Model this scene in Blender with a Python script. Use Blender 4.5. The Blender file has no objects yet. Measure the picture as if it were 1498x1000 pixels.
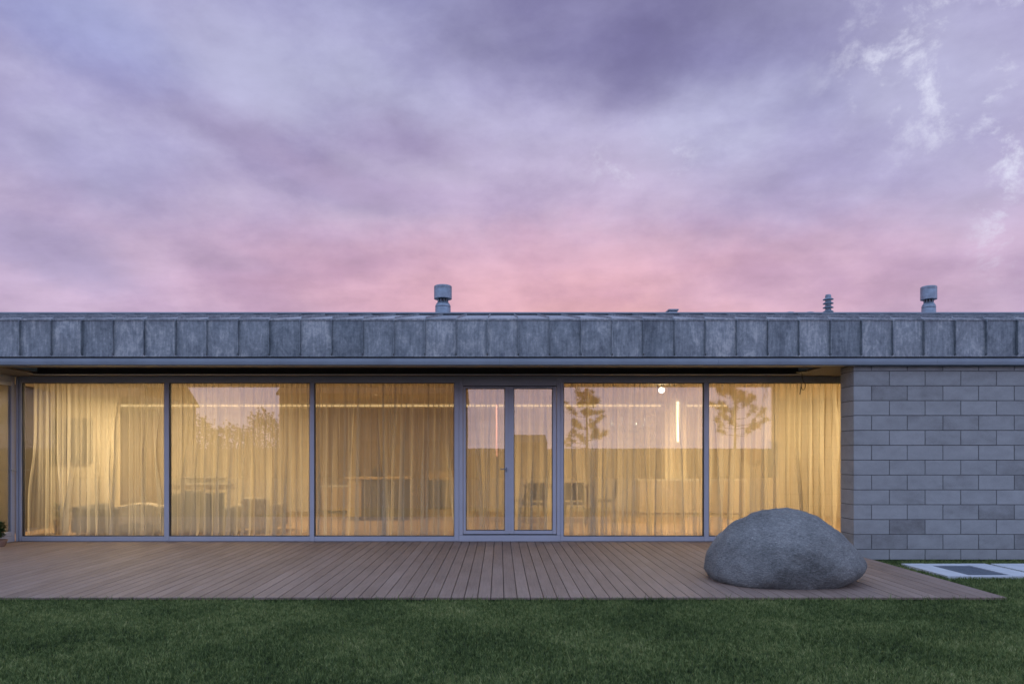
import bpy, math, random
import numpy as np
from mathutils import Vector, noise as mnoise

random.seed(7)
rng = np.random.default_rng(7)
R = math.radians
scene = bpy.context.scene
COL = scene.collection

# ------------------------------------------------------------------ layout (metres; camera at x=0, y=0)
EYE = 1.375                # camera height above the deck
DG = 10.87                 # outer face of the glazing
DW = 9.469                 # face of the block wall
DF = 9.37                  # face of the zinc fascia
VX, VY, F = 731.0, 665.0, 1000.0


def PX(x, d):
    return (x - VX) / F * d


def PZ(y, d):
    return EYE - (y - VY) / F * d


# ------------------------------------------------------------------ node helpers
class NT:
    def __init__(self, tree):
        self.t = tree
        self.n = tree.nodes
        self.l = tree.links

    def new(self, kind, **kw):
        n = self.n.new(kind)
        for k, v in kw.items():
            setattr(n, k, v)
        return n

    def put(self, sock, v):
        if v is None:
            return
        if hasattr(v, 'node'):
            self.l.new(v, sock)
        else:
            sock.default_value = v

    def m(self, op, a, b=None, c=None, clamp=False):
        n = self.new('ShaderNodeMath', operation=op, use_clamp=clamp)
        self.put(n.inputs[0], a)
        self.put(n.inputs[1], b)
        self.put(n.inputs[2], c)
        return n.outputs[0]

    def vm(self, op, a, b=None):
        n = self.new('ShaderNodeVectorMath', operation=op)
        self.put(n.inputs[0], a)
        self.put(n.inputs[1], b)
        return n.outputs[0]

    def noise(self, vec, scale, detail=4, rough=0.55, dist=0.0, col=False):
        n = self.new('ShaderNodeTexNoise')
        self.put(n.inputs['Vector'], vec)
        n.inputs['Scale'].default_value = scale
        n.inputs['Detail'].default_value = detail
        n.inputs['Roughness'].default_value = rough
        n.inputs['Distortion'].default_value = dist
        return n.outputs['Color'] if col else n.outputs['Fac']

    def mapping(self, vec, scale=(1, 1, 1), rot=(0, 0, 0), loc=(0, 0, 0)):
        n = self.new('ShaderNodeMapping')
        self.put(n.inputs['Vector'], vec)
        n.inputs['Scale'].default_value = scale
        n.inputs['Rotation'].default_value = rot
        n.inputs['Location'].default_value = loc
        return n.outputs[0]

    def mix(self, fac, a, b, blend='MIX'):
        n = self.new('ShaderNodeMix', data_type='RGBA', blend_type=blend)
        n.clamp_factor = True
        self.put(n.inputs[0], fac)
        self.put(n.inputs[6], a)
        self.put(n.inputs[7], b)
        return n.outputs[2]

    def rng(self, v, a, b, c=0.0, d=1.0, smooth=False):
        n = self.new('ShaderNodeMapRange')
        if smooth:
            n.interpolation_type = 'SMOOTHSTEP'
        self.put(n.inputs[0], v)
        for i, q in enumerate((a, b, c, d)):
            n.inputs[i + 1].default_value = q
        return n.outputs[0]

    def ramp(self, fac, stops):
        n = self.new('ShaderNodeValToRGB')
        self.put(n.inputs[0], fac)
        e = n.color_ramp.elements
        while len(e) < len(stops):
            e.new(0.5)
        for el, (p, c) in zip(e, stops):
            el.position = p
            el.color = (*c, 1) if len(c) == 3 else c
        return n.outputs[0]

    def bump(self, h, strength=0.3, dist=0.01, normal=None):
        n = self.new('ShaderNodeBump')
        n.inputs['Strength'].default_value = strength
        n.inputs['Distance'].default_value = dist
        self.put(n.inputs['Height'], h)
        self.put(n.inputs['Normal'], normal)
        return n.outputs[0]


def new_mat(name):
    m = bpy.data.materials.new(name)
    m.use_nodes = True
    nt = NT(m.node_tree)
    b = m.node_tree.nodes['Principled BSDF']
    return m, nt, b


def c4(c):
    return (c[0], c[1], c[2], 1.0)


def simple(name, col, rough=0.6, metal=0.0, var=0.25, scale=6.0, bump=0.0, bscale=40.0, spec=None):
    m, nt, b = new_mat(name)
    tc = nt.new('ShaderNodeTexCoord').outputs['Object']
    n = nt.noise(tc, scale, 5, 0.6)
    lo = tuple(x * (1 - var) for x in col)
    hi = tuple(min(1, x * (1 + var)) for x in col)
    nt.put(b.inputs['Base Color'], nt.mix(nt.rng(n, 0.3, 0.7), c4(lo), c4(hi)))
    b.inputs['Roughness'].default_value = rough
    b.inputs['Metallic'].default_value = metal
    if spec is not None:
        b.inputs['Specular IOR Level'].default_value = spec
    if bump:
        nt.put(b.inputs['Normal'], nt.bump(nt.noise(tc, bscale, 4), bump, 0.01))
    return m


def emissive(name, col, strength):
    m, nt, b = new_mat(name)
    b.inputs['Base Color'].default_value = c4(col)
    b.inputs['Emission Color'].default_value = c4(col)
    b.inputs['Emission Strength'].default_value = strength
    return m


def tone_attr(nt):
    return nt.new('ShaderNodeAttribute', attribute_name='tone').outputs['Fac']


M = {}


def make_materials():
    # zinc sheet -------------------------------------------------------
    m, nt, b = new_mat('zinc_sheet')
    tc = nt.new('ShaderNodeTexCoord').outputs['Object']
    t = tone_attr(nt)
    off = nt.vm('ADD', tc, nt.new('ShaderNodeCombineXYZ').outputs[0])
    comb = off.node.inputs[1].links[0].from_node
    nt.put(comb.inputs[1], nt.m('MULTIPLY', t, 37.0))
    n1 = nt.noise(nt.mapping(off, (1.0, 1.0, 0.55)), 5.0, 8, 0.68, 0.8)
    n2 = nt.noise(nt.mapping(off, (7.0, 1.0, 0.7)), 5.0, 5, 0.65)
    n3 = nt.noise(off, 24.0, 5, 0.7)
    s = nt.m('ADD', nt.m('MULTIPLY', n1, 0.5), nt.m('ADD', nt.m('MULTIPLY', n2, 0.25), nt.m('MULTIPLY', n3, 0.25)))
    s = nt.m('ADD', s, nt.m('MULTIPLY', nt.m('SUBTRACT', t, 0.5), 0.15))
    c = nt.ramp(s, [(0.35, (0.078, 0.102, 0.120)), (0.44, (0.150, 0.184, 0.206)), (0.515, (0.225, 0.262, 0.284)),
                    (0.62, (0.42, 0.45, 0.455))])
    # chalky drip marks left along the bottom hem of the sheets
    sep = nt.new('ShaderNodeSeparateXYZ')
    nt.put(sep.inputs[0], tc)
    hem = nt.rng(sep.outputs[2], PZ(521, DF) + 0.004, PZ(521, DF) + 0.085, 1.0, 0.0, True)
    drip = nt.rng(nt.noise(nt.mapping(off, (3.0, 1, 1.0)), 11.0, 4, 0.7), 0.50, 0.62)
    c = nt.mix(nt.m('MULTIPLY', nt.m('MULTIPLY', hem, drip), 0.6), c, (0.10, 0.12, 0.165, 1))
    top = nt.rng(sep.outputs[2], PZ(466, DF) - 0.13, PZ(466, DF) - 0.01, 0.0, 1.0, True)  # ragged darker patches towards the top edge
    top_mottle = nt.rng(nt.noise(nt.mapping(off, (2.5, 1, 0.8)), 9.0, 4, 0.7), 0.47, 0.60)
    c = nt.mix(nt.m('MULTIPLY', nt.m('MULTIPLY', top, top_mottle), 0.5), c, (0.11, 0.125, 0.16, 1))
    nt.put(b.inputs['Base Color'], c)
    b.inputs['Metallic'].default_value = 0.25
    nt.put(b.inputs['Roughness'], nt.rng(n1, 0.3, 0.7, 0.42, 0.62))
    nt.put(b.inputs['Normal'], nt.bump(nt.noise(off, 4.0, 3), 0.25, 0.02))
    M['zinc'] = m
    M['galv'] = simple('galvanised_metal', (0.20, 0.25, 0.30), 0.42, 0.55, 0.22, 14.0, 0.06, 30.0)
    M['band'] = simple('eaves_metal', (0.19, 0.235, 0.28), 0.5, 0.25, 0.14, 2.2, 0.05, 20.0)
    M['alu'] = simple('window_aluminium', (0.43, 0.46, 0.52), 0.45, 0.2, 0.05, 3.0)
    M['alu_dark'] = simple('dark_gasket', (0.02, 0.022, 0.026), 0.6, 0.0, 0.1)
    M['soffit'] = simple('soffit_board', (0.135, 0.115, 0.095), 0.75, 0.0, 0.12, 3.0, 0.1, 50.0)
    M['slot'] = simple('slot_lining', (0.05, 0.042, 0.036), 0.8, 0.0, 0.2)

    # concrete block ---------------------------------------------------
    m, nt, b = new_mat('concrete_block')
    tc = nt.new('ShaderNodeTexCoord').outputs['Object']
    t = tone_attr(nt)
    off = nt.vm('ADD', tc, nt.new('ShaderNodeCombineXYZ').outputs[0])
    comb = off.node.inputs[1].links[0].from_node
    nt.put(comb.inputs[1], nt.m('MULTIPLY', t, 53.0))
    n1 = nt.noise(nt.mapping(off, (0.8, 1, 1.3)), 5.0, 5, 0.6)
    n2 = nt.noise(off, 60.0, 4, 0.7)
    s = nt.m('ADD', nt.m('MULTIPLY', n1, 0.50), nt.m('MULTIPLY', n2, 0.22))
    s = nt.m('ADD', s, nt.m('MULTIPLY', t, 0.28))
    c = nt.ramp(s, [(0.22, (0.125, 0.124, 0.122)), (0.38, (0.200, 0.208, 0.208)), (0.52, (0.262, 0.278, 0.278)),
                    (0.75, (0.335, 0.352, 0.352))])
    nt.put(b.inputs['Base Color'], c)
    b.inputs['Roughness'].default_value = 0.85
    nt.put(b.inputs['Normal'], nt.bump(nt.noise(off, 130.0, 4, 0.7), 0.3, 0.004))
    M['block'] = m
    M['mortar'] = simple('mortar', (0.105, 0.108, 0.112), 0.9, 0.0, 0.25, 30.0)

    # decking ----------------------------------------------------------
    m, nt, b = new_mat('deck_board')
    tc = nt.new('ShaderNodeTexCoord').outputs['Object']
    t = tone_attr(nt)
    off = nt.vm('ADD', tc, nt.new('ShaderNodeCombineXYZ').outputs[0])
    comb = off.node.inputs[1].links[0].from_node
    nt.put(comb.inputs[2], nt.m('MULTIPLY', t, 41.0))
    n1 = nt.noise(nt.mapping(off, (30.0, 1.2, 1.0)), 2.2, 6, 0.65)
    n2 = nt.noise(nt.mapping(off, (1.6, 1.0, 1.0)), 1.4, 5, 0.6)
    n3 = nt.noise(off, 70.0, 3, 0.7)
    s = nt.m('ADD', nt.m('MULTIPLY', n1, 0.4), nt.m('ADD', nt.m('MULTIPLY', n2, 0.35), nt.m('MULTIPLY', n3, 0.25)))
    s = nt.m('ADD', s, nt.m('MULTIPLY', nt.m('SUBTRACT', t, 0.5), 0.09))
    c = nt.ramp(s, [(0.28, (0.108, 0.073, 0.056)), (0.46, (0.192, 0.138, 0.110)), (0.58, (0.242, 0.178, 0.145)),
                    (0.74, (0.33, 0.256, 0.215))])
    nt.put(b.inputs['Base Color'], c)
    b.inputs['Roughness'].default_value = 0.62
    sep = nt.new('ShaderNodeSeparateXYZ')
    nt.put(sep.inputs[0], tc)
    grooves = nt.m('SINE', nt.m('MULTIPLY', sep.outputs[0], 2 * math.pi / 0.0098))
    hgt = nt.m('ADD', nt.m('MULTIPLY', grooves, 0.25), n1)
    nt.put(b.inputs['Normal'], nt.bump(hgt, 0.35, 0.003))
    M['deck'] = m

    # boulder ----------------------------------------------------------
    m, nt, b = new_mat('granite')
    tc = nt.new('ShaderNodeTexCoord').outputs['Object']
    n1 = nt.noise(tc, 3.0, 6, 0.65, 0.3)
    n2 = nt.noise(nt.mapping(tc, (1.0, 1.0, 2.6), (0.0, 0.25, 0.0)), 30.0, 6, 0.74, 0.4)
    n3 = nt.noise(tc, 95.0, 3, 0.7)
    s = nt.m('ADD', nt.m('MULTIPLY', n1, 0.30), nt.m('ADD', nt.m('MULTIPLY', n2, 0.45), nt.m('MULTIPLY', n3, 0.25)))
    c = nt.ramp(s, [(0.35, (0.045, 0.047, 0.045)), (0.46, (0.122, 0.128, 0.126)), (0.53, (0.175, 0.182, 0.178)),
                    (0.65, (0.33, 0.335, 0.32))])
    nt.put(b.inputs['Base Color'], c)
    b.inputs['Roughness'].default_value = 0.88
    nt.put(b.inputs['Normal'], nt.bump(nt.m('ADD', n2, nt.m('MULTIPLY', n3, 0.5)), 0.65, 0.02))
    M['stone'] = m

    # grass blades -----------------------------------------------------
    m, nt, b = new_mat('grass_blade')
    t = tone_attr(nt)
    geo = nt.new('ShaderNodeNewGeometry').outputs['Position']
    p = nt.rng(nt.noise(geo, 1.1, 4, 0.6), 0.35, 0.65)
    p2 = nt.rng(nt.noise(geo, 26.0, 4, 0.65), 0.36, 0.64)
    s = nt.m('ADD', nt.m('MULTIPLY', t, 0.40), nt.m('ADD', nt.m('MULTIPLY', p, 0.24), nt.m('MULTIPLY', p2, 0.36)))
    c = nt.ramp(s, [(0.15, (0.018, 0.030, 0.012)), (0.40, (0.080, 0.128, 0.037)), (0.65, (0.185, 0.250, 0.082)),
                    (0.86, (0.38, 0.40, 0.165)), (1.0, (0.56, 0.54, 0.34))])
    nt.put(b.inputs['Base Color'], c)
    b.inputs['Roughness'].default_value = 0.6
    b.inputs['Specular IOR Level'].default_value = 0.25
    tr = nt.new('ShaderNodeBsdfTranslucent')
    nt.put(tr.inputs['Color'], c)
    mx = nt.new('ShaderNodeMixShader')
    mx.inputs[0].default_value = 0.25
    nt.l.new(b.outputs[0], mx.inputs[1])
    nt.l.new(tr.outputs[0], mx.inputs[2])
    nt.l.new(mx.outputs[0], m.node_tree.nodes['Material Output'].inputs[0])
    M['grass'] = m
    M['ground'] = simple('turf_soil', (0.022, 0.030, 0.014), 0.95, 0.0, 0.4, 3.0, 0.3, 30.0)
    M['slab'] = simple('pale_paving', (0.52, 0.55, 0.58), 0.7, 0.0, 0.10, 5.0, 0.08, 80.0)
    M['slate'] = simple('dark_grating', (0.13, 0.155, 0.19), 0.6, 0.1, 0.12, 9.0)

    # glass ------------------------------------------------------------
    m, nt, b = new_mat('window_glass')
    m.node_tree.nodes.remove(b)
    lwg = nt.new('ShaderNodeLayerWeight')
    lwg.inputs['Blend'].default_value = 0.5
    # Schlick reflectance, the same on both faces of the pane
    refl = nt.m('ADD', 0.076, nt.m('MULTIPLY', nt.m('POWER', lwg.outputs['Facing'], 5.0), 0.915))
    gl = nt.new('ShaderNodeBsdfGlossy')
    gl.inputs['Roughness'].default_value = 0.0
    gl.inputs['Color'].default_value = (1, 1, 1, 1)
    tcg = nt.new('ShaderNodeTexCoord').outputs['Object']
    nt.put(gl.inputs['Normal'], nt.bump(nt.noise(tcg, 0.9, 2), 0.02, 0.02))
    tp = nt.new('ShaderNodeBsdfTransparent')
    tp.inputs['Color'].default_value = (0.95, 0.965, 0.95, 1)
    mx = nt.new('ShaderNodeMixShader')
    nt.l.new(refl, mx.inputs[0])
    nt.l.new(tp.outputs[0], mx.inputs[1])
    nt.l.new(gl.outputs[0], mx.inputs[2])
    nt.l.new(mx.outputs[0], m.node_tree.nodes['Material Output'].inputs[0])
    M['glass'] = m

    # sheer curtain ------------------------------------------------------
    m, nt, b = new_mat('sheer_curtain')
    m.node_tree.nodes.remove(b)
    tc = nt.new('ShaderNodeTexCoord').outputs['Object']
    weave = nt.noise(nt.mapping(tc, (60, 60, 1.5)), 1.0, 3, 0.6)
    colr = nt.mix(nt.rng(weave, 0.3, 0.7), (0.74, 0.69, 0.57, 1), (0.83, 0.78, 0.66, 1))
    lw = nt.new('ShaderNodeLayerWeight')
    lw.inputs['Blend'].default_value = 0.5
    fac = nt.m('SUBTRACT', 1.0, lw.outputs['Facing'])       # cosine to the thread plane
    cover = nt.m('SUBTRACT', 1.0, nt.m('POWER', 0.565, nt.m('DIVIDE', 1.0, nt.m('MAXIMUM', fac, 0.05))))
    tl = nt.new('ShaderNodeBsdfTranslucent')
    nt.put(tl.inputs['Color'], colr)
    df = nt.new('ShaderNodeBsdfDiffuse')
    nt.put(df.inputs['Color'], colr)
    mx1 = nt.new('ShaderNodeMixShader')
    mx1.inputs[0].default_value = 0.42
    nt.l.new(tl.outputs[0], mx1.inputs[1])
    nt.l.new(df.outputs[0], mx1.inputs[2])
    tp = nt.new('ShaderNodeBsdfTransparent')
    mx = nt.new('ShaderNodeMixShader')
    nt.put(mx.inputs[0], cover)
    nt.l.new(tp.outputs[0], mx.inputs[1])
    nt.l.new(mx1.outputs[0], mx.inputs[2])
    nt.l.new(mx.outputs[0], m.node_tree.nodes['Material Output'].inputs[0])
    M['sheer'] = m

    # interior -----------------------------------------------------------
    M['plaster'] = simple('warm_plaster', (0.70, 0.62, 0.46), 0.85, 0.0, 0.05, 2.0)
    M['ceiling'] = simple('white_ceiling', (0.66, 0.60, 0.47), 0.9, 0.0, 0.04, 2.0)
    M['ply'] = simple('timber_panel', (0.42, 0.29, 0.15), 0.6, 0.0, 0.15, 4.0)
    M['dim_back'] = simple('dimmed_back_wall', (0.27, 0.19, 0.115), 0.6, 0.0, 0.12, 3.0)  # darker tone painting in the dim back of the room
    M['floor'] = simple('oak_floor', (0.36, 0.24, 0.14), 0.5, 0.0, 0.2, 5.0)
    M['grey_fabric'] = simple('grey_fabric', (0.06, 0.062, 0.068), 0.95, 0.0, 0.2, 20.0, 0.2, 120.0)
    M['dark_fabric'] = simple('charcoal_fabric', (0.03, 0.032, 0.04), 0.95, 0.0, 0.2, 20.0, 0.2, 120.0)
    M['cream_fabric'] = simple('cream_fabric', (0.36, 0.31, 0.25), 0.95, 0.0, 0.1, 20.0, 0.2, 120.0)
    M['side'] = simple('sideboard_front', (0.44, 0.36, 0.25), 0.6, 0.0, 0.06)
    M['screen'] = simple('dark_panel', (0.03, 0.027, 0.024), 0.4, 0.0, 0.1)
    M['white_lacquer'] = simple('white_lacquer', (0.72, 0.70, 0.64), 0.35, 0.0, 0.03)
    M['cabinet_dark'] = simple('dark_cabinet', (0.055, 0.048, 0.042), 0.5, 0.0, 0.1)
    M['black_metal'] = simple('black_metal', (0.02, 0.02, 0.02), 0.4, 0.3, 0.1)
    M['dark_wood'] = simple('dark_wood', (0.10, 0.062, 0.035), 0.55, 0.0, 0.2, 8.0)
    M['pot'] = simple('terracotta_pot', (0.30, 0.20, 0.15), 0.8, 0.0, 0.15)
    M['leaf'] = simple('house_plant_leaf', (0.035, 0.075, 0.022), 0.5, 0.0, 0.4, 20.0)
    M['led'] = emissive('led_glow', (1.0, 0.76, 0.42), 1.15)
    M['tube'] = emissive('tube_glow', (1.0, 0.86, 0.58), 2.8)
    M['bulb'] = emissive('bulb_glow', (1.0, 0.9, 0.68), 9.0)
    # the far side of the garden
    M['far_wall'] = simple('neighbour_render', (0.16, 0.14, 0.12), 0.85, 0.0, 0.15, 1.0)
    M['far_roof'] = simple('neighbour_roof', (0.06, 0.05, 0.047), 0.8, 0.0, 0.2, 2.0)
    M['far_glass'] = simple('neighbour_window', (0.02, 0.022, 0.026), 0.1, 0.0, 0.1)
    M['fence'] = simple('fence_boards', (0.10, 0.08, 0.06), 0.85, 0.0, 0.25, 3.0)
    M['bark'] = simple('pine_bark', (0.09, 0.06, 0.04), 0.9, 0.0, 0.3, 8.0)
    M['needles'] = simple('pine_needles', (0.03, 0.05, 0.025), 0.7, 0.0, 0.4, 4.0)


make_materials()


# ------------------------------------------------------------------ mesh helpers
class MB:
    def __init__(self):
        self.v, self.f, self.t, self.mi = [], [], [], []

    def poly(self, pts, faces, tone=0.5, mi=0):
        o = len(self.v)
        self.v += [tuple(p) for p in pts]
        for f in faces:
            self.f.append([o + i for i in f])
            self.t.append(tone)
            self.mi.append(mi)

    def box(self, x0, x1, y0, y1, z0, z1, tone=0.5, mi=0):
        p = [(x0, y0, z0), (x1, y0, z0), (x1, y1, z0), (x0, y1, z0), (x0, y0, z1), (x1, y0, z1), (x1, y1, z1), (x0, y1, z1)]
        self.poly(p, [(0, 3, 2, 1), (4, 5, 6, 7), (0, 1, 5, 4), (1, 2, 6, 5), (2, 3, 7, 6), (3, 0, 4, 7)], tone, mi)

    def prism_x(self, prof, x0, x1, tone=0.5, mi=0):
        """profile of (y, z) points swept along x"""
        n = len(prof)
        p = [(x0, y, z) for y, z in prof] + [(x1, y, z) for y, z in prof]
        fs = [(i, (i + 1) % n, n + (i + 1) % n, n + i) for i in range(n)]
        fs += [tuple(range(n))[::-1], tuple(range(n, 2 * n))]
        self.poly(p, fs, tone, mi)

    def lathe(self, prof, cx, cy, n=32, tone=0.5, mi=0):
        """profile of (radius, z), bottom to top"""
        pts, fs = [], []
        for r, z in prof:
            for i in range(n):
                a = 2 * math.pi * i / n
                pts.append((cx + r * math.cos(a), cy + r * math.sin(a), z))
        for k in range(len(prof) - 1):
            for i in range(n):
                j = (i + 1) % n
                fs.append((k * n + i, k * n + j, (k + 1) * n + j, (k + 1) * n + i))
        fs.append(tuple(range(n))[::-1])
        k = len(prof) - 1
        fs.append(tuple(k * n + i for i in range(n)))
        self.poly(pts, fs, tone, mi)

    def tube(self, path, r, n=8, tone=0.5, mi=0):
        path = [Vector(p) for p in path]
        rs = r if isinstance(r, (list, tuple)) else [r] * len(path)
        pts, fs = [], []
        for i, p in enumerate(path):
            d = (path[min(i + 1, len(path) - 1)] - path[max(i - 1, 0)]).normalized()
            u = d.orthogonal().normalized()
            if abs(d.z) < 0.9:
                u = d.cross(Vector((0, 0, 1))).normalized()
            else:
                u = d.cross(Vector((1, 0, 0))).normalized()
            w = d.cross(u)
            for k in range(n):
                a = 2 * math.pi * k / n
                pts.append(p + (u * math.cos(a) + w * math.sin(a)) * rs[i])
        for i in range(len(path) - 1):
            for k in range(n):
                j = (k + 1) % n
                fs.append((i * n + k, i * n + j, (i + 1) * n + j, (i + 1) * n + k))
        fs.append(tuple(range(n))[::-1])
        fs.append(tuple((len(path) - 1) * n + k for k in range(n)))
        self.poly(pts, fs, tone, mi)

    def build(self, name, mats, parent=None, bevel=0.0, seg=2, smooth=False):
        base = Vector((0, 0, 0))
        if parent is not None:
            q = parent
            while q is not None:
                base += q.location
                q = q.parent
        me = bpy.data.meshes.new(name)
        me.from_pydata([(x - base.x, y - base.y, z - base.z) for x, y, z in self.v], [], self.f)
        a = me.attributes.new('tone', 'FLOAT', 'FACE')
        a.data.foreach_set('value', self.t)
        if not isinstance(mats, (list, tuple)):
            mats = [mats]
        for mt in mats:
            me.materials.append(mt)
        me.polygons.foreach_set('material_index', self.mi)
        if smooth:
            me.polygons.foreach_set('use_smooth', [True] * len(me.polygons))
        me.update()
        o = bpy.data.objects.new(name, me)
        COL.objects.link(o)
        if parent is not None:
            o.parent = parent
        if bevel:
            bm_ = o.modifiers.new('bevel', 'BEVEL')
            bm_.width = bevel
            bm_.segments = seg
            bm_.limit_method = 'ANGLE'
        if smooth:
            try:
                me.set_sharp_from_angle(angle=R(35))
            except Exception:
                pass
        return o


def tag(o, label=None, cat=None, group=None, kind=None):
    if label:
        o['label'] = label
    if cat:
        o['category'] = cat
    if group:
        o['group'] = group
    if kind:
        o['kind'] = kind
    return o


def thing(name, label, cat, loc=(0, 0, 0), group=None):
    o = bpy.data.objects.new(name, None)
    COL.objects.link(o)
    o.location = loc
    o.empty_display_size = 0.2
    return tag(o, label, cat, group)


def part(name, parent, mat, *boxes, bevel=0.0, tone=0.5):
    mb = MB()
    for bx in boxes:
        mb.box(*bx, tone=tone)
    return mb.build(name, mat, parent, bevel)


def copy_thing(o, parent=None):
    c = o.copy()
    COL.objects.link(c)
    if parent is not None:
        c.parent = parent
    for ch in list(o.children):
        copy_thing(ch, c)
    return c


# ------------------------------------------------------------------ ground, lawn, deck
GZ = -0.085
mb = MB()
GF = -0.052                # the lawn in front lies a little higher than the strip by the wall
mb.poly([(-500, -500, GF), (500, -500, GF), (500, 6.7, GF), (-500, 6.7, GF), (-500, 8.0, GZ), (500, 8.0, GZ), (500, 500, GZ), (-500, 500, GZ)],
        [(0, 1, 2, 3), (3, 2, 5, 4), (4, 5, 6, 7)])
tag(mb.build('ground', M['ground']), kind='structure')

DECK_F = 6.605
DECK_R = 4.905
PITCH = 0.1281
mb = MB()
x = DECK_R
while x > -9.4:
    x0 = x - PITCH + 0.0072
    mb.box(x0, x, DECK_F + random.uniform(-0.003, 0.003), DG + 0.02, -0.024, random.uniform(-0.0008, 0.0008), tone=random.random())
    x -= PITCH
x = DECK_R + PITCH
while x < 7.4:
    mb.box(x - PITCH + 0.0072, x, DW + 0.40, DG + 0.02, -0.024, 0.0, tone=random.random())
    x += PITCH
for yy in np.arange(DECK_F + 0.05, DG, 0.5):       # joists
    mb.box(-9.4, DECK_R - 0.02, yy, yy + 0.05, GZ, -0.055, tone=0.2, mi=1)
mb.box(-9.4, DECK_R - 0.03, DECK_F + 0.02, DG, -0.075, -0.056, mi=1)  # near-black sheet added, like the joists, to paint shade into the board gaps
deck = mb.build('deck', [M['deck'], M['alu_dark']], None, 0.0022, 1)
tag(deck, 'brown timber terrace of long narrow boards in front of the glass facade', 'deck', kind='structure')

# paving beside the block wall ------------------------------------------------
SZ = -0.045


def slab_quad(pts):
    out = []
    for x, y in pts:
        d = (EYE - SZ) / ((y - VY) / F)
        out.append((PX(x, d), d))
    return out


y_far = (EYE - SZ) / ((823.6 - VY) / F)
y_near = (EYE - SZ) / ((842.0 - VY) / F)
xa = PX(1318.4, y_far)
xb = PX(1440.5, y_far)
ya2 = (EYE - SZ) / ((826.4 - VY) / F)
yb2 = (EYE - SZ) / ((840.4 - VY) / F)
xi0, xi1 = PX(1361.5, ya2), PX(1418.5, ya2)
mat_ = thing('boot_scraper', 'pale stone frame around a dark grating set in the grass by the block wall', 'boot scraper', (xa, y_near, SZ))
part('frame', mat_, M['slab'], (xa, xi0, y_near, y_far, GZ - 0.02, SZ), (xi1, xb, y_near, y_far, GZ - 0.02, SZ),
     (xi0 + 0.001, xi1 - 0.001, y_near, yb2, GZ - 0.02, SZ - 0.002), (xi0 + 0.001, xi1 - 0.001, ya2, y_far, GZ - 0.02, SZ - 0.002))
mbg = MB()
k = xi0 + 0.012
while k < xi1 - 0.01:
    mbg.box(k, k + 0.016, yb2 + 0.003, ya2 - 0.003, GZ - 0.01, SZ - 0.006, tone=random.random())
    k += 0.021
mbg.box(xi0, xi1, yb2, ya2, GZ - 0.02, SZ - 0.018)
mbg.build('grating', M['slate'], mat_)
SLABS = [(xa, xb, y_near, y_far)]
x = xb + 0.075
k = 0
labels = ['pale paving slab just right of the framed grating, by the block wall', 'pale paving slab at the right edge of the picture, far half']
for (sx0, sx1, sy0, sy1) in [(x, x + 1.1, y_near + 0.30, y_far), (x + 0.08, x + 1.1, y_near - 0.35, y_near + 0.25)]:
    s = part('paving_slab', None, M['slab'], (sx0, sx1, sy0, sy1, GZ - 0.02, SZ), bevel=0.006)
    tag(s, ['pale paving slab right of the framed grating, closest to the block wall',
            'pale paving slab at the picture edge, nearer than the slab by the wall'][k], 'paving slab', 'pale paving slabs along the block wall')
    SLABS.append((sx0, sx1, sy0, sy1))
    k += 1


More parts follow.
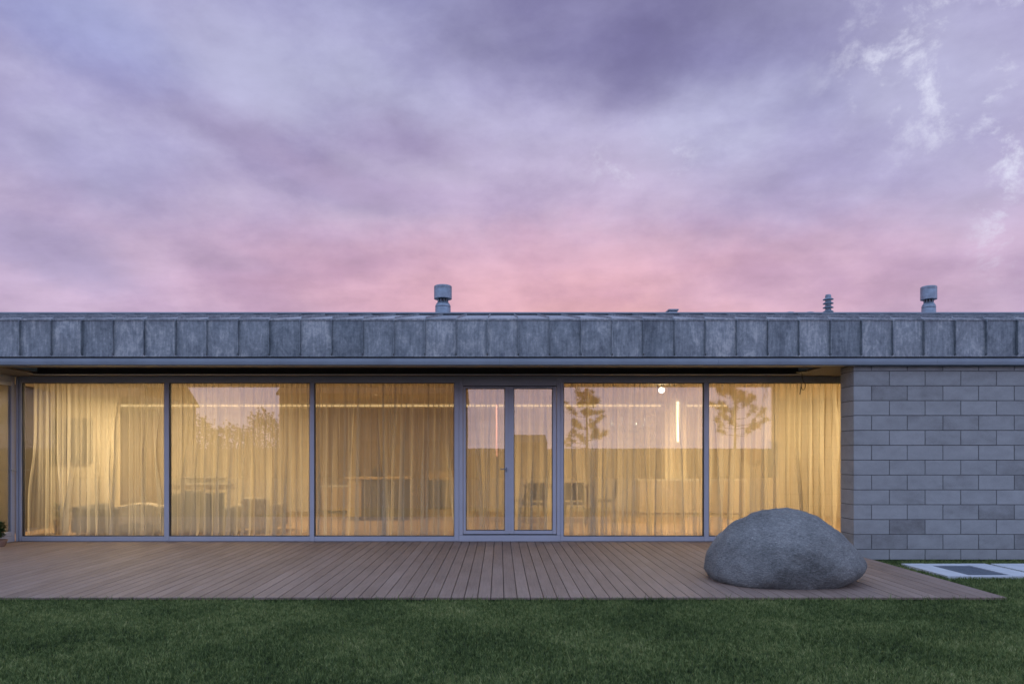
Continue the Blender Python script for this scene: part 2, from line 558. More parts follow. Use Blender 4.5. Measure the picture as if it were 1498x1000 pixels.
# grass -------------------------------------------------------------------------
def grass_mesh(name):
    pts = []

    def scatter(x0, x1, y0, y1, dens):
        n = int((x1 - x0) * (y1 - y0) * dens)
        p = np.column_stack([rng.uniform(x0, x1, n), rng.uniform(y0, y1, n)])
        return p
    p = scatter(-6.6, 6.4, 3.75, DECK_F - 0.012, 14500)
    p = p[np.abs(p[:, 0] - 0.0) < p[:, 1] * 0.80 + 0.9]
    q = scatter(DECK_R + 0.02, 9.2, DECK_F - 0.02, DW - 0.11, 8000)
    q = q[q[:, 0] < q[:, 1] * 0.80 + 1.0]
    # a denser fringe along the deck edges where the mower does not reach
    e1 = scatter(-6.2, DECK_R + 0.1, DECK_F - 0.07, DECK_F - 0.004, 9000)
    e2 = scatter(DECK_R + 0.006, DECK_R + 0.06, DECK_F, DW - 0.1, 6000)
    p = np.vstack([p, q, e1, e2])
    edge = np.zeros(len(p), bool)
    edge[-(len(e1) + len(e2)):] = True
    keep = np.ones(len(p), bool)
    for (a, b_, c, d) in SLABS:
        keep &= ~((p[:, 0] > a - 0.006) & (p[:, 0] < b_ + 0.006) & (p[:, 1] > c - 0.006) & (p[:, 1] < d + 0.006))
    p, edge = p[keep], edge[keep]
    n = len(p)
    # gentle clumping
    cl = np.sin(p[:, 0] * 9.1 + 1.7 * np.sin(p[:, 1] * 5.3)) * np.sin(p[:, 1] * 11.7 + 2.1 * np.sin(p[:, 0] * 4.1))
    h = rng.uniform(0.022, 0.043, n) * (1 + 0.16 * cl)
    h = np.where(rng.random(n) < 0.02, h * 1.45, h)
    h = np.where(edge, h * rng.uniform(1.0, 1.9, n) * np.where(rng.random(n) < 0.06, 1.5, 1.0), h)
    w = rng.uniform(0.0015, 0.0030, n)
    a = rng.uniform(0, 2 * np.pi, n)
    la = rng.uniform(0, 2 * np.pi, n)
    lean = rng.uniform(0.15, 0.85, n) * h
    ux, uy = np.cos(a) * w, np.sin(a) * w
    lx, ly = np.cos(la) * lean, np.sin(la) * lean
    ly = np.where((p[:, 1] > DECK_F - 0.05) & (p[:, 0] < DECK_R), ly * 0.5, ly)
    z0 = np.interp(p[:, 1], [6.7, 8.0], [GF, GZ])
    V = np.empty((n, 5, 3), np.float32)
    V[:, 0] = np.column_stack([p[:, 0] - ux, p[:, 1] - uy, z0])
    V[:, 1] = np.column_stack([p[:, 0] + ux, p[:, 1] + uy, z0])
    V[:, 2] = np.column_stack([p[:, 0] + ux * .8 + lx * .35, p[:, 1] + uy * .8 + ly * .35, z0 + h * .6])
    V[:, 3] = np.column_stack([p[:, 0] - ux * .8 + lx * .35, p[:, 1] - uy * .8 + ly * .35, z0 + h * .6])
    V[:, 4] = np.column_stack([p[:, 0] + lx, p[:, 1] + ly, z0 + h])
    me = bpy.data.meshes.new(name)
    me.vertices.add(n * 5)
    me.vertices.foreach_set('co', V.ravel())
    base = (np.arange(n) * 5)[:, None]
    loops = (base + np.array([0, 1, 2, 3, 3, 2, 4])[None]).ravel().astype(np.int32)
    me.loops.add(n * 7)
    me.loops.foreach_set('vertex_index', loops)
    me.polygons.add(n * 2)
    st = np.empty(n * 2, np.int32)
    st[0::2] = np.arange(n) * 7
    st[1::2] = np.arange(n) * 7 + 4
    me.polygons.foreach_set('loop_start', st)
    me.update(calc_edges=True)
    at = me.attributes.new('tone', 'FLOAT', 'FACE')
    t = rng.random(n) * 0.97
    t = np.where(rng.random(n) < 0.012, 1.0, t)
    at.data.foreach_set('value', np.repeat(t, 2).astype(np.float32))
    me.materials.append(M['grass'])
    o = bpy.data.objects.new(name, me)
    COL.objects.link(o)
    return o


g = grass_mesh('grass')
tag(g, 'short dark green mown lawn in front of the deck', 'grass', kind='stuff')

# ------------------------------------------------------------------ boulder
def boulder():
    # outline of the stone as (x, z) in metres, read at its middle distance
    d = 7.55
    outline = [(1029, 850), (1031, 826), (1038, 803), (1052, 784), (1074, 766), (1100, 755), (1130, 745.5), (1160, 743.5), (1180, 746),
               (1202, 757), (1224, 774), (1243, 793), (1265, 812), (1273, 826), (1259, 842), (1240, 852), (1212, 859), (1180, 861), (1130, 860), (1080, 855)]
    cx, cz = PX(1150, d), PZ(818, d)
    pol = []
    for x, y in outline:
        dx, dz = (PX(x, d) - cx) * 0.968, PZ(y, d) - cz
        pol.append((math.atan2(dz, dx), math.hypot(dx, dz)))
    pol.sort()
    ang = np.array([p[0] for p in pol])
    rad = np.array([p[1] for p in pol])
    ang = np.concatenate([ang - 2 * np.pi, ang, ang + 2 * np.pi])
    rad = np.concatenate([rad, rad, rad])
    NA, NB = 220, 120
    FACETS = []
    for f_ in ((-0.55, -0.70, 0.45, 0.60), (0.35, -0.80, 0.50, 0.56), (0.05, -0.95, -0.1, 0.60), (0.80, -0.45, 0.40, 0.66), (-0.15, -0.45, 0.88, 0.485)):
        l_ = math.sqrt(f_[0] ** 2 + f_[1] ** 2 + f_[2] ** 2)
        FACETS.append((f_[0] / l_, f_[1] / l_, f_[2] / l_, f_[3]))
    pts, fs = [], []
    for j in range(NB + 1):
        bta = -math.pi / 2 + math.pi * j / NB
        for i in range(NA):
            a = 2 * math.pi * i / NA - math.pi
            r = float(np.mean([np.interp(a + q, ang, rad) for q in (-0.12, -0.06, 0, 0.06, 0.12)]))
            s = max(0.0, math.cos(bta)) ** 0.80
            dep = 0.66 * math.copysign(abs(math.sin(bta)) ** 0.95, math.sin(bta))
            X, Z = cx + r * s * math.cos(a), cz + r * s * math.sin(a)
            Y = d + dep * (1.0 if dep > 0 else 1.0)
            # belly of the front reaches down to the deck
            if dep < 0:
                Z -= 0.075 * (abs(dep) / 0.66)
            v = Vector((X, Y, Z))
            nrm = Vector(((X - cx), (Y - d), (Z - cz))).normalized()
            q = mnoise.fractal(v * 1.7 + Vector((3.1, 0, 1.0)), 1.0, 2.1, 3) * 0.032 + mnoise.fractal(v * 7.0, 0.9, 2.1, 4) * 0.011
            q += mnoise.fractal(v * 26.0, 0.9, 2.1, 2) * 0.0035
            v = v + nrm * q
            for (fx, fy, fz, hh) in FACETS:
                e_ = (v.x - cx) * fx + (v.y - d) * fy + (v.z - cz) * fz - hh
                if e_ > 0:
                    v = v - Vector((fx, fy, fz)) * e_ * 0.28
            if v.z < 0.26:
                sh = 1.0 - (0.12 + 0.16 * min(1.0, max(0.0, (v.x - cx) / 0.8))) * ((0.26 - max(v.z, 0)) / 0.26) ** 2
                v.x = cx + (v.x - cx) * (sh if v.x > cx else 0.85 + 0.15 * sh)
                v.y = d + (v.y - d) * (0.4 + 0.6 * sh)
            v.z = max(v.z, -0.004)
            pts.append(v)
    for j in range(NB):
        for i in range(NA):
            k = (i + 1) % NA
            fs.append((j * NA + i, (j + 1) * NA + i, (j + 1) * NA + k, j * NA + k))
    mb = MB()
    mb.poly(pts, fs)
    o = mb.build('boulder', M['stone'], None, smooth=False)
    o.data.polygons.foreach_set('use_smooth', [True] * len(o.data.polygons))
    tag(o, 'large rounded grey granite boulder resting on the timber deck', 'boulder')


boulder()

# ------------------------------------------------------------------ the house
house = thing('house', 'long low house with zinc fascia, glass front and grey block wall', 'house', (0, DG, 0))
XL, XR = -15.0, 13.0
WTOP = 2.62
WALL_L = 4.905
WT = 0.37

# block walls
def block_wall(name, x0, x1, phase, yface, thick, ends_left=True):
    mb = MB()
    zj = [-0.0785, 0.068]
    while zj[-1] < WTOP - 0.01:
        zj.append(min(zj[-1] + 0.2057, WTOP))
    L = 0.4943
    for k in range(len(zj) - 1):
        z0, z1 = zj[k], zj[k + 1]
        xs = [x0]
        first = L if (k + phase) % 2 == 0 else L * 0.5
        xx = x0 + first
        while xx < x1 - 0.02:
            xs.append(xx)
            xx += L
        xs.append(x1)
        row = random.uniform(-0.06, 0.06)
        for i in range(len(xs) - 1):
            t = random.gauss(0.62, 0.15) + row
            if random.random() < 0.10:
                t -= 0.42
            dy = random.uniform(-0.0012, 0.0012)
            gx0 = 0.0 if i == 0 else 0.005
            mb.box(xs[i] + gx0, xs[i + 1] - (0.005 if i < len(xs) - 2 else 0), yface + dy, yface + thick, z0 + 0.005, z1 - 0.005,
                   tone=min(1, max(0, t)), mi=0)
    mb.box(x0 + 0.006, x1 - 0.006, yface + 0.007, yface + thick - 0.006, -0.075, WTOP - 0.002, mi=1)
    return mb.build(name, [M['block'], M['mortar']], house, 0.0025, 1)


block_wall('block_wall', WALL_L, 12.5, 0, DW, WT)
block_wall('block_wall', -14.5, -7.72, 1, DW, WT)
part('plinth', house, M['alu_dark'], (WALL_L + 0.03, 12.5, DW + 0.05, DW + WT - 0.03, GZ - 0.1, -0.079))

# fascia of standing seam sheets
SP = 45.55 / F * DF
xs0 = PX(713, DF)
ZT, ZB = PZ(466.5, DF), PZ(521.2, DF)
mb = MB()
k0 = int((XL - xs0) / SP)
k1 = int((XR - xs0) / SP)
for k in range(k0, k1):
    a = xs0 + k * SP
    b_ = a + SP
    t = min(1, max(0, random.gauss(0.55, 0.14)))
    if random.random() < 0.14:
        t = random.uniform(0.0, 0.2)
    # one sheet: a gently dished panel with a folded hem at the bottom
    nx, nz = 5, 5
    P, Fc = [], []
    bow = random.uniform(-0.013, 0.010)
    tilt = random.uniform(-0.004, 0.004)
    for iz in range(nz + 1):
        for ix in range(nx + 1):
            u, w = ix / nx, iz / nz
            P.append((a + u * SP, DF + bow * math.sin(math.pi * u) * math.sin(math.pi * w) + tilt * (u - 0.5), ZB + (ZT - ZB) * w))
    for iz in range(nz):
        for ix in range(nx):
            q = iz * (nx + 1) + ix
            Fc.append((q, q + 1, q + nx + 2, q + nx + 1))
    mb.poly(P, Fc, t)
    mb.box(a, b_, DF - 0.006, DF - 0.001, ZB - 0.004, ZB + 0.010, tone=t)
for k in range(k0, k1 + 1):
    a = xs0 + k * SP + random.uniform(-0.003, 0.003)
    lean = random.uniform(-0.003, 0.003)
    hw = 0.007
    zb, zt = ZB + 0.004, ZT - 0.012
    yp = DF - 0.038
    p = [(a - hw, DF + 0.004, zb), (a + hw, DF + 0.004, zb), (a + hw * .8 + lean, yp, zb + 0.035), (a - hw * .8 + lean, yp, zb + 0.035),
         (a - hw, DF + 0.004, zt), (a + hw, DF + 0.004, zt), (a + hw * .8 + lean, yp, zt - 0.01), (a - hw * .8 + lean, yp, zt - 0.01)]
    mb.poly(p, [(0, 1, 2, 3), (4, 7, 6, 5), (0, 4, 5, 1), (1, 5, 6, 2), (2, 6, 7, 3), (3, 7, 4, 0)], 0.2)  # low tone paints shade into the seam creases
mb.build('fascia', M['zinc'], house, smooth=True)
# eaves band below the sheets: rounded metal profile
zt, zb = ZB - 0.018, PZ(534.0, DF)
prof = [(DF + 0.03, zt), (DF + 0.012, zt - 0.004), (DF + 0.004, zt - 0.02), (DF + 0.002, (zt + zb) / 2), (DF + 0.006, zb + 0.012), (DF + 0.02, zb), (DF + 0.10, zb), (DF + 0.10, zt)]
mb = MB()
xx = XL
while xx < XR:
    nx_ = min(XR, xx + 3.0)
    mb.prism_x(prof, xx + 0.001, nx_ - 0.001)
    xx = nx_
mb.build('eaves_band', M['band'], house)
part('fascia_back', house, M['slot'], (XL, XR, DF + 0.03, DF + 0.06, zt - 0.002, ZT - 0.02))

# roof: low slope with seams, ridge capping, and a back slope
DR = 12.35
ZR = PZ(461.0, DR)
ZE = ZT + 0.004
roof_mb = MB()
for k in range(k0, k1):
    a = xs0 + k * SP
    t = min(1, max(0, random.gauss(0.6, 0.15)))
    roof_mb.poly([(a, DF - 0.012, ZE), (a + SP, DF - 0.012, ZE), (a + SP, DR, ZR), (a, DR, ZR), (a, DF - 0.012, ZE - 0.022), (a + SP, DF - 0.012, ZE - 0.022)],
                 [(0, 1, 2, 3), (4, 5, 1, 0)], t)
    sl = (ZR - ZE) / (DR - DF)
    roof_mb.poly([(a - .006, DF + 0.01, ZE), (a + .006, DF + 0.01, ZE), (a + .006, DR, ZR), (a - .006, DR, ZR),
                  (a - .005, DF + 0.05, ZE + 0.028 + .05 * sl), (a + .005, DF + 0.05, ZE + 0.028 + .05 * sl), (a + .005, DR, ZR + 0.028), (a - .005, DR, ZR + 0.028)],
                 [(4, 5, 6, 7), (0, 1, 5, 4), (1, 2, 6, 5), (3, 0, 4, 7)], 0.5)
xa_, xb_ = xs0 + k0 * SP, xs0 + k1 * SP
roof_mb.poly([(xa_, DR, ZR), (xb_, DR, ZR), (xb_, DR + 7.5, ZR - 0.55), (xa_, DR + 7.5, ZR - 0.55)], [(0, 1, 2, 3)], 0.5)
roof = roof_mb.build('roof', M['zinc'], house)
mb = MB()
mb.box(xa_, xb_, DR - 0.03, DR + 0.30, ZR + 0.020, ZR + 0.052, tone=0.5)
mb.box(xa_, xb_, DR + 0.02, DR + 0.25, ZR - 0.02, ZR + 0.020, tone=0.1)
mb.build('ridge_cap', M['band'], roof, 0.004, 1)


def vent_big(xc, w, d, ytop, lab):
    s = d / F
    x = PX(xc, d)
    r = w * s / 2
    z = lambda y: PZ(y, d)
    mb = MB()
    zb_ = ZR - 0.25
    yt = ytop
    mb.lathe([(r * .87, zb_), (r * .87, z(yt + 33)), (r * .84, z(yt + 32)), (r * .87, z(yt + 31.4)), (r * .87, z(yt + 29.5)), (r * .76, z(yt + 26.6)), (r * .58, z(yt + 23.6))], x, d, 36)
    mb.lathe([(r * .54, z(yt + 24.0)), (r * .54, z(yt + 19))], x, d, 36, mi=1)
    mb.lathe([(r * .90, z(yt + 19.6)), (r * 1.0, z(yt + 19.2)), (r * 1.0, z(yt + 6)), (r * .985, z(yt + 5.2)), (r * 1.0, z(yt + 4.6)), (r * 1.0, z(yt + 1.2)), (r * .9, z(yt + 0.2)), (r * .4, z(yt - .4))], x, d, 36)
    for i in range(10):          # struts round the throat
        a = 2 * math.pi * i / 10
        p0 = (x + r * .57 * math.cos(a), d + r * .57 * math.sin(a), z(yt + 23.6))
        p1 = (x + r * .57 * math.cos(a), d + r * .57 * math.sin(a), z(yt + 19))
        mb.tube([p0, p1], r * .045, 5)
    o = mb.build('chimney_vent', [M['galv'], M['alu_dark']], roof, smooth=True)
    o['label'] = lab


vent_big(648, 26.0, 12.75, 418.0, 'round galvanised vent with drum cap, left on the roof')
vent_big(1358.5, 21.5, 13.2, 419.0, 'round galvanised vent with drum cap, right on the roof')
d = 13.0
xs_ = PX(1211.5, d)
mb = MB()
prof = [(0.045, ZR - .25), (0.045, PZ(457, d))]
for i in range(4):
    yb_ = 455.5 - i * 6.0
    prof += [(0.05, PZ(yb_ + 1.5, d)), (0.096, PZ(yb_ + .8, d)), (0.092, PZ(yb_, d)), (0.058, PZ(yb_ - 1.6, d)), (0.052, PZ(yb_ - 2.5, d))]
prof += [(0.055, PZ(433.5, d)), (0.045, PZ(431, d))]
mb.lathe(prof, xs_, d, 28)
o = mb.build('finned_vent', M['galv'], roof, smooth=True)
d = 12.9
mb = MB()
mb.box(PX(978, d), PX(993, d), d, d + 0.25, PZ(453.8, d), PZ(451.6, d))
mb.box(PX(979.5, d), PX(991.5, d), d + 0.02, d + 0.22, ZR - 0.1, PZ(454, d))
mb.build('box_vent', M['galv'], roof, 0.006)
for xc in (1155, 1184):
    mb = MB()
    mb.lathe([(0.095, ZR - 0.1), (0.095, PZ(457.8, d)), (0.08, PZ(456.9, d)), (0.04, PZ(456.2, d)), (0.01, PZ(456, d))], PX(xc, d), d, 24)
    mb.build('dome_vent', M['galv'], roof, smooth=True)

# soffit with its long slot
SO = EYE + 1.250
mb = MB()
y0s, y1s = 9.80, 10.57
mb.box(XL, XR, DF + 0.101, y0s, SO, SO + 0.03)
mb.box(XL, XR, y1s, DG + 0.20, SO, SO + 0.03)
mb.box(XL, -7.15, y0s, y1s, SO, SO + 0.03)
mb.box(4.62, XR, y0s, y1s, SO, SO + 0.03)
mb.build('soffit', M['soffit'], house)
part('soffit_slot', house, M['slot'], (-7.15, 4.62, y0s, y1s, SO + 0.13, SO + 0.15), (-7.15, 4.62, y0s - 0.01, y0s + .001, SO + 0.031, SO + 0.13),
     (-7.15, 4.62, y1s - .001, y1s + 0.01, SO + 0.031, SO + 0.13))
part('slot_rail', house, M['alu'], (-7.2, 4.66, y1s - 0.03, y1s + 0.02, SO - 0.012, SO - 0.002))

# glazing ------------------------------------------------------------------
HT, HB = PZ(550.3, DG), PZ(559.4, DG)      # header
ZSILL = PZ(784.2, DG)
FD = 0.09                                   # frame depth


def gx(x):
    return PX(x, DG)


HX0, HX1 = gx(31) + 0.002, gx(1250)
DOORX0, DOORX1 = gx(671.6), gx(820.2)
part('header', house, M['alu'], (HX0, DOORX0 - .002, DG, DG + FD, HB, HT), (DOORX1 + .002, HX1, DG, DG + FD, HB, HT), bevel=0.003)
part('header_gap', house, M['alu_dark'], (HX0, HX1, DG + 0.02, DG + FD, HT, SO + 0.028))
panes = [(31.5, 240.0), (247.0, 453.0), (459.5, 664.5), (824.5, 1030.0), (1037.0, 1243.0)]
plabel = ['glass pane beside the left corner post', 'second glass pane from the left', 'glass pane left of the double door',
          'glass pane right of the double door', 'last glass pane, running behind the block wall']
for (a, b_), lb in zip(panes, plabel):
    x0, x1 = gx(a), gx(b_)
    w = thing('window', lb, None, (0, 0, 0))
    w.parent = house
    w.location = (x0, 0, 0)
    mbp = MB()
    mbp.box(x0 + 0.004, x1 - 0.004, DG + 0.030, DG + 0.054, ZSILL + 0.004, HB - 0.004)
    mbp.build('pane', M['glass'], w)
    mbf = MB()
    gb = 0.010
    mbf.box(x0 + .001, x0 + gb, DG + 0.018, DG + 0.066, ZSILL, HB - 0.001)
    mbf.box(x1 - gb, x1 - .001, DG + 0.018, DG + 0.066, ZSILL, HB - 0.001)
    mbf.box(x0 + gb, x1 - gb, DG + 0.020, DG + 0.064, ZSILL + 0.001, ZSILL + gb)
    mbf.box(x0 + gb, x1 - gb, DG + 0.020, DG + 0.064, HB - gb, HB - 0.001)
    mbf.build('gasket', M['alu_dark'], w)
    fr = MB()
    fr.box(x0, x1 if b_ < 1200 else HX1, DG + 0.002, DG + FD, 0.003, ZSILL, tone=0.5)
    fr.build('sill', M['alu'], w, 0.003, 1)
mull = [(240.0, 247.0), (453.0, 459.5), (664.5, 671.4), (820.4, 824.5), (1030.0, 1037.0), (1243.0, 1250.0)]
for a, b_ in mull:
    top = HB - .001 if not (a in (664.5, 820.4)) else HT - 0.002
    part('mullion', house, M['alu'], (gx(a) + .0005, gx(b_) - .0005, DG - 0.004, DG + FD + 0.004, 0.003, HB - .001), bevel=0.004)
part('corner_post', house, M['alu'], (gx(23.5), gx(27.3), DG - 0.015, DG + 0.05, 0.004, HT), (gx(27.9), gx(31.4), DG - 0.006, DG + FD, 0.004, HT), bevel=0.004)

part('corner_light_stop', house, M['alu_dark'], (gx(26.9), gx(28.3), DG + 0.001, DG + FD - .002, 0.004, HT - .001))  # dark filler added to stop room light leaking between the posts
# double door ----------------------------------------------------------------
door = thing('door', 'aluminium double glass door in the middle of the facade', None)
door.parent = house
door.location = (gx(745.5), 0, 0)
TH = PZ(782.3, DG)
DT = PZ(565.5, DG)
part('door_frame', door, M['alu'], (DOORX0, gx(677.2), DG - 0.004, DG + FD, TH, HT), (gx(814.6), DOORX1, DG - 0.004, DG + FD, TH, HT),
     (gx(677.2) + .001, gx(814.6) - .001, DG - 0.003, DG + FD, PZ(563.8, DG), HT), bevel=0.003)
part('threshold', door, M['alu'], (DOORX0, DOORX1, DG - 0.010, DG + FD, 0.003, TH - 0.002), bevel=0.003)
part('lower_seal', door, M['alu_dark'], (gx(677.2), gx(814.6), DG + 0.045, DG + FD - .01, TH, PZ(779, DG)))
part('upper_seal', door, M['alu_dark'], (gx(677.2), gx(814.6), DG + 0.045, DG + FD - .01, PZ(566, DG), PZ(564, DG)))
for (a, b_, ga, gb_) in ((677.7, 744.8, 681.5, 738.6), (745.4, 814.0, 751.8, 808.4)):
    zb_, zt_ = PZ(780.8, DG), DT + 0.006
    gz0, gz1 = PZ(775.6, DG), PZ(567.6, DG)
    st = MB()
    st.box(gx(a), gx(ga), DG + 0.004, DG + 0.075, zb_, zt_)
    st.box(gx(gb_), gx(b_), DG + 0.004, DG + 0.075, zb_, zt_)
    st.box(gx(ga) + .0005, gx(gb_) - .0005, DG + 0.005, DG + 0.074, zb_, gz0)
    st.box(gx(ga) + .0005, gx(gb_) - .0005, DG + 0.005, DG + 0.074, gz1, zt_)
    st.build('leaf_frame', M['alu'], door, 0.004, 1)
    pg = MB()
    pg.box(gx(ga) + .002, gx(gb_) - .002, DG + 0.034, DG + 0.058, gz0 + .002, gz1 - .002)
    pg.build('pane', M['glass'], door)
    gk = MB()
    for q in ((gx(ga), gx(ga) + .008, gz0, gz1), (gx(gb_) - .008, gx(gb_), gz0, gz1), (gx(ga) + .008, gx(gb_) - .008, gz0, gz0 + .008), (gx(ga) + .008, gx(gb_) - .008, gz1 - .008, gz1)):
        gk.box(q[0], q[1], DG + 0.02, DG + 0.062, q[2], q[3])
    gk.build('gasket', M['alu_dark'], door)
part('astragal', door, M['alu'], (gx(743.6), gx(746.6), DG - 0.008, DG + 0.0035, PZ(780, DG), DT), bevel=0.002)
mb = MB()
hz = PZ(686.0, DG)
mb.box(gx(740.1), gx(741.8), DG - 0.004, DG + 0.003, hz - 0.045, hz + 0.03)
mb.tube([(gx(741), DG, hz), (gx(741), DG - 0.055, hz), (gx(739.5), DG - 0.062, hz + .002), (gx(731.5), DG - 0.062, hz + 0.006)], 0.0075, 8)
mb.build('handle', M['galv'], door, smooth=True)

# side glazing of the left wing ------------------------------------------------
side = thing('window', 'side glazing of the left wing, turned towards the deck', None)
side.parent = house
XS = gx(23.5)
side.location = (XS, -1.0, 0)
ys0, ys1 = DW + WT, DG - 0.02
mb = MB()
mb.box(XS - 0.06, XS, ys0, ys1 - 0.002, 0.004, 0.10)
mb.box(XS - 0.06, XS, ys0, ys1 - 0.002, HB + 0.005, HT)
mb.box(XS - 0.055, XS + 0.006, ys1 - 0.085, ys1 - 0.012, 0.103, HB + 0.003)
mb.box(XS - 0.055, XS + 0.006, ys0 + .01, ys0 + 0.085, 0.103, HB + 0.003)
mb.box(XS - 0.050, XS + 0.004, ys0 + .087, ys1 - 0.087, 0.103, 0.17)
mb.box(XS - 0.050, XS + 0.004, ys0 + .087, ys1 - 0.087, HB - 0.06, HB + 0.003)
mb.build('frame', M['alu'], side, 0.004, 1)
part('pane', side, M['glass'], (XS - 0.035, XS - 0.015, ys0 + 0.088, ys1 - 0.088, 0.171, HB - 0.061))
mb = MB()
yh = 10.60
mb.tube([(XS + .006, ys1 - 0.05, 1.13), (XS + 0.05, ys1 - 0.05, 1.13), (XS + 0.055, ys1 - 0.06, 1.13), (XS + 0.055, ys1 - 0.16, 1.135)], 0.009, 8)
mb.build('handle', M['galv'], side, smooth=True)

LEDZ_ = PZ(593.0, 16.7 - 0.06)
# rooms ------------------------------------------------------------------------
DB = 16.7
CZ = EYE + 1.235
part('floor', house, M['floor'], (-14.6, 9.0, DG + FD, DB + 0.2, -0.12, 0.0), (-14.6, XS - 0.061, DW + WT, DG + FD - .001, -0.12, 0.0))
part('ceiling', house, M['ceiling'], (-14.6, 9.0, DG + FD + .11, DB, CZ, CZ + 0.12), (-14.6, XS - 0.06, DW + WT, DG + FD + .108, CZ, SO - 0.001))
part('back_wall', house, M['plaster'], (-14.6, 9.0, DB, DB + 0.2, -0.1, CZ))
part('end_wall', house, M['plaster'], (7.4, 7.6, DG + 0.1, DB - .002, 0.001, CZ - .001))
part('end_wall', house, M['plaster'], (-14.6, -14.4, DW + WT, DB - .002, 0.001, CZ - .001))
part('partition', house, M['plaster'], (-12.5, PX(170, 14.0), 14.0, 14.15, 0.001, CZ - .001))
part('room_wall', house, M['plaster'], (gx(1250) + .001, 12.5, DG, DG + 0.2, -0.1, SO - .002))
part('back_wall_dimmer', house, M['dim_back'], (PX(452, DB - .04), PX(690, DB - .04), DB - 0.04, DB - 0.001, 0.001, LEDZ_ - 0.05))  # dark sheet added so the wall reads as dimly lit here
part('wing_darkener', house, M['cabinet_dark'], (-8.6, -8.5, DW + WT + .001, 12.9, 0.001, CZ - .001), (-8.499, XS - 0.061, DW + WT + .001, DW + WT + .1, 0.001, CZ - .001))  # dark panels added so the wing behind the side glazing looks unlit
# a column carrying an upright light line, in front of the back wall
part('column', house, M['plaster'], (PX(973, 15.5), PX(1004, 15.5), 15.5, 15.9, 0.001, CZ - .001))
LEDZ = PZ(593.0, DB - 0.06)
part('light_strip', house, M['led'], (PX(171, DB), PX(1062, DB), DB - 0.055, DB - 0.015, LEDZ - 0.012, LEDZ + 0.012))
part('light_strip', house, M['tube'], (PX(990.6, 15.45), PX(993.0, 15.45), 15.44, 15.485, PZ(646, 15.45), CZ - 0.03))

# ------------------------------------------------------------------ curtains
def curtain(x0, x1, seed, label, full=1.0):
    rs = np.random.default_rng(seed)
    nx = int((x1 - x0) / 0.0045)
    nz = 46
    X = np.linspace(x0, x1, nx)
    T = np.linspace(0, 1, nz)
    T = np.where(T > 0.9, 0.9 + (T - 0.9), T)
    ph = lambda s, a: a * sum(rs.uniform(.4, 1) * np.sin(X * rs.uniform(.6, 1.6) * s + rs.uniform(0, 6.3)) for _ in range(4))
    nj = int((x1 - x0) / 0.05) + 4
    jit = np.cumsum(rs.uniform(-0.5, 0.5, nj)) * 0.25
    n1 = np.interp(X, np.linspace(x0, x1, nj), jit) * 2.2 + ph(2.6, 0.8)
    n2 = ph(1.9, 1.2)
    ka = np.interp(X, np.linspace(x0, x1, nj), rs.uniform(0.25, 1.15, nj))
    kb = np.interp(X, np.linspace(x0, x1, nj), rs.uniform(0.0, 1.2, nj)) * full
    major = []
    xx = x0 + rs.uniform(0.02, 0.12)
    while xx < x1 - 0.02:
        major.append((xx, rs.normal(0, 0.07), rs.uniform(-0.1, 0.45), rs.uniform(0.07, 0.15) * rs.choice([1, 1, -1]),
                      rs.uniform(0.020, 0.038), rs.uniform(0.010, 0.045)))
        xx += rs.uniform(0.09, 0.34)
    zt_, zb_ = 2.59, 0.006
    V = np.empty((nz, nx, 3))
    for j, t in enumerate(T):
        p1 = 2 * np.pi * X / 0.097 + n1
        top = 0.046 * (np.exp(2.2 * (np.cos(p1) - 1)) - 0.3) * ka * (1 - 0.6 * t)
        mid = 0.078 * np.sin(2 * np.pi * X / 0.19 + n2 + 0.5 * t) * (0.35 + 0.65 * t) * kb
        fold = 2 * np.pi * X / 0.19 + n2 + 0.5 * t
        shx0 = 0.056 * np.sin(2 * fold + 0.6 * n1) * kb * (0.3 + 0.7 * t) + 0.020 * np.sin(2 * p1) * ka * (1 - 0.7 * t)
        fine = 0.004 * np.sin(2 * np.pi * X / 0.047 + 2 * n2) * (1 - 0.5 * t)
        y = 11.22 + top + mid + fine
        shx = shx0 * np.minimum(1, np.minimum(X - x0, x1 - X) / 0.08)
        for (xc, sl, t0, A, w0, w1) in major:
            q = min(1.0, max(0.0, (t - t0) / 0.45))
            q = q * q * (3 - 2 * q)
            if q <= 0:
                continue
            wd = w0 + w1 * t * t
            c_ = min(max(xc + sl * t, x0 + 0.01), x1 - 0.01)
            e_ = np.exp(-((X - c_) / wd) ** 2)
            y = y - A * q * e_
            shx = shx + np.sign(sl) * 0.35 * abs(A) * q * e_
        fl = max(0.0, (t - 0.955) / 0.045)
        y = y - fl ** 2 * (0.02 + 0.09 * np.abs(kb))
        V[j, :, 0] = X + shx
        V[j, :, 1] = np.maximum(y, 10.985)
        V[j, :, 2] = zt_ + (zb_ - zt_) * t + (0.012 * kb * fl if fl > 0 else 0)
    fs = [(j * nx + i, (j + 1) * nx + i, (j + 1) * nx + i + 1, j * nx + i + 1) for j in range(nz - 1) for i in range(nx - 1)]
    me = bpy.data.meshes.new('curtain')
    me.from_pydata(V.reshape(-1, 3).tolist(), [], fs)
    me.polygons.foreach_set('use_smooth', [True] * len(me.polygons))
    me.materials.append(M['sheer'])
    o = bpy.data.objects.new('curtain', me)
    COL.objects.link(o)
    tag(o, label, 'curtain', 'sheer curtains behind the glass front')


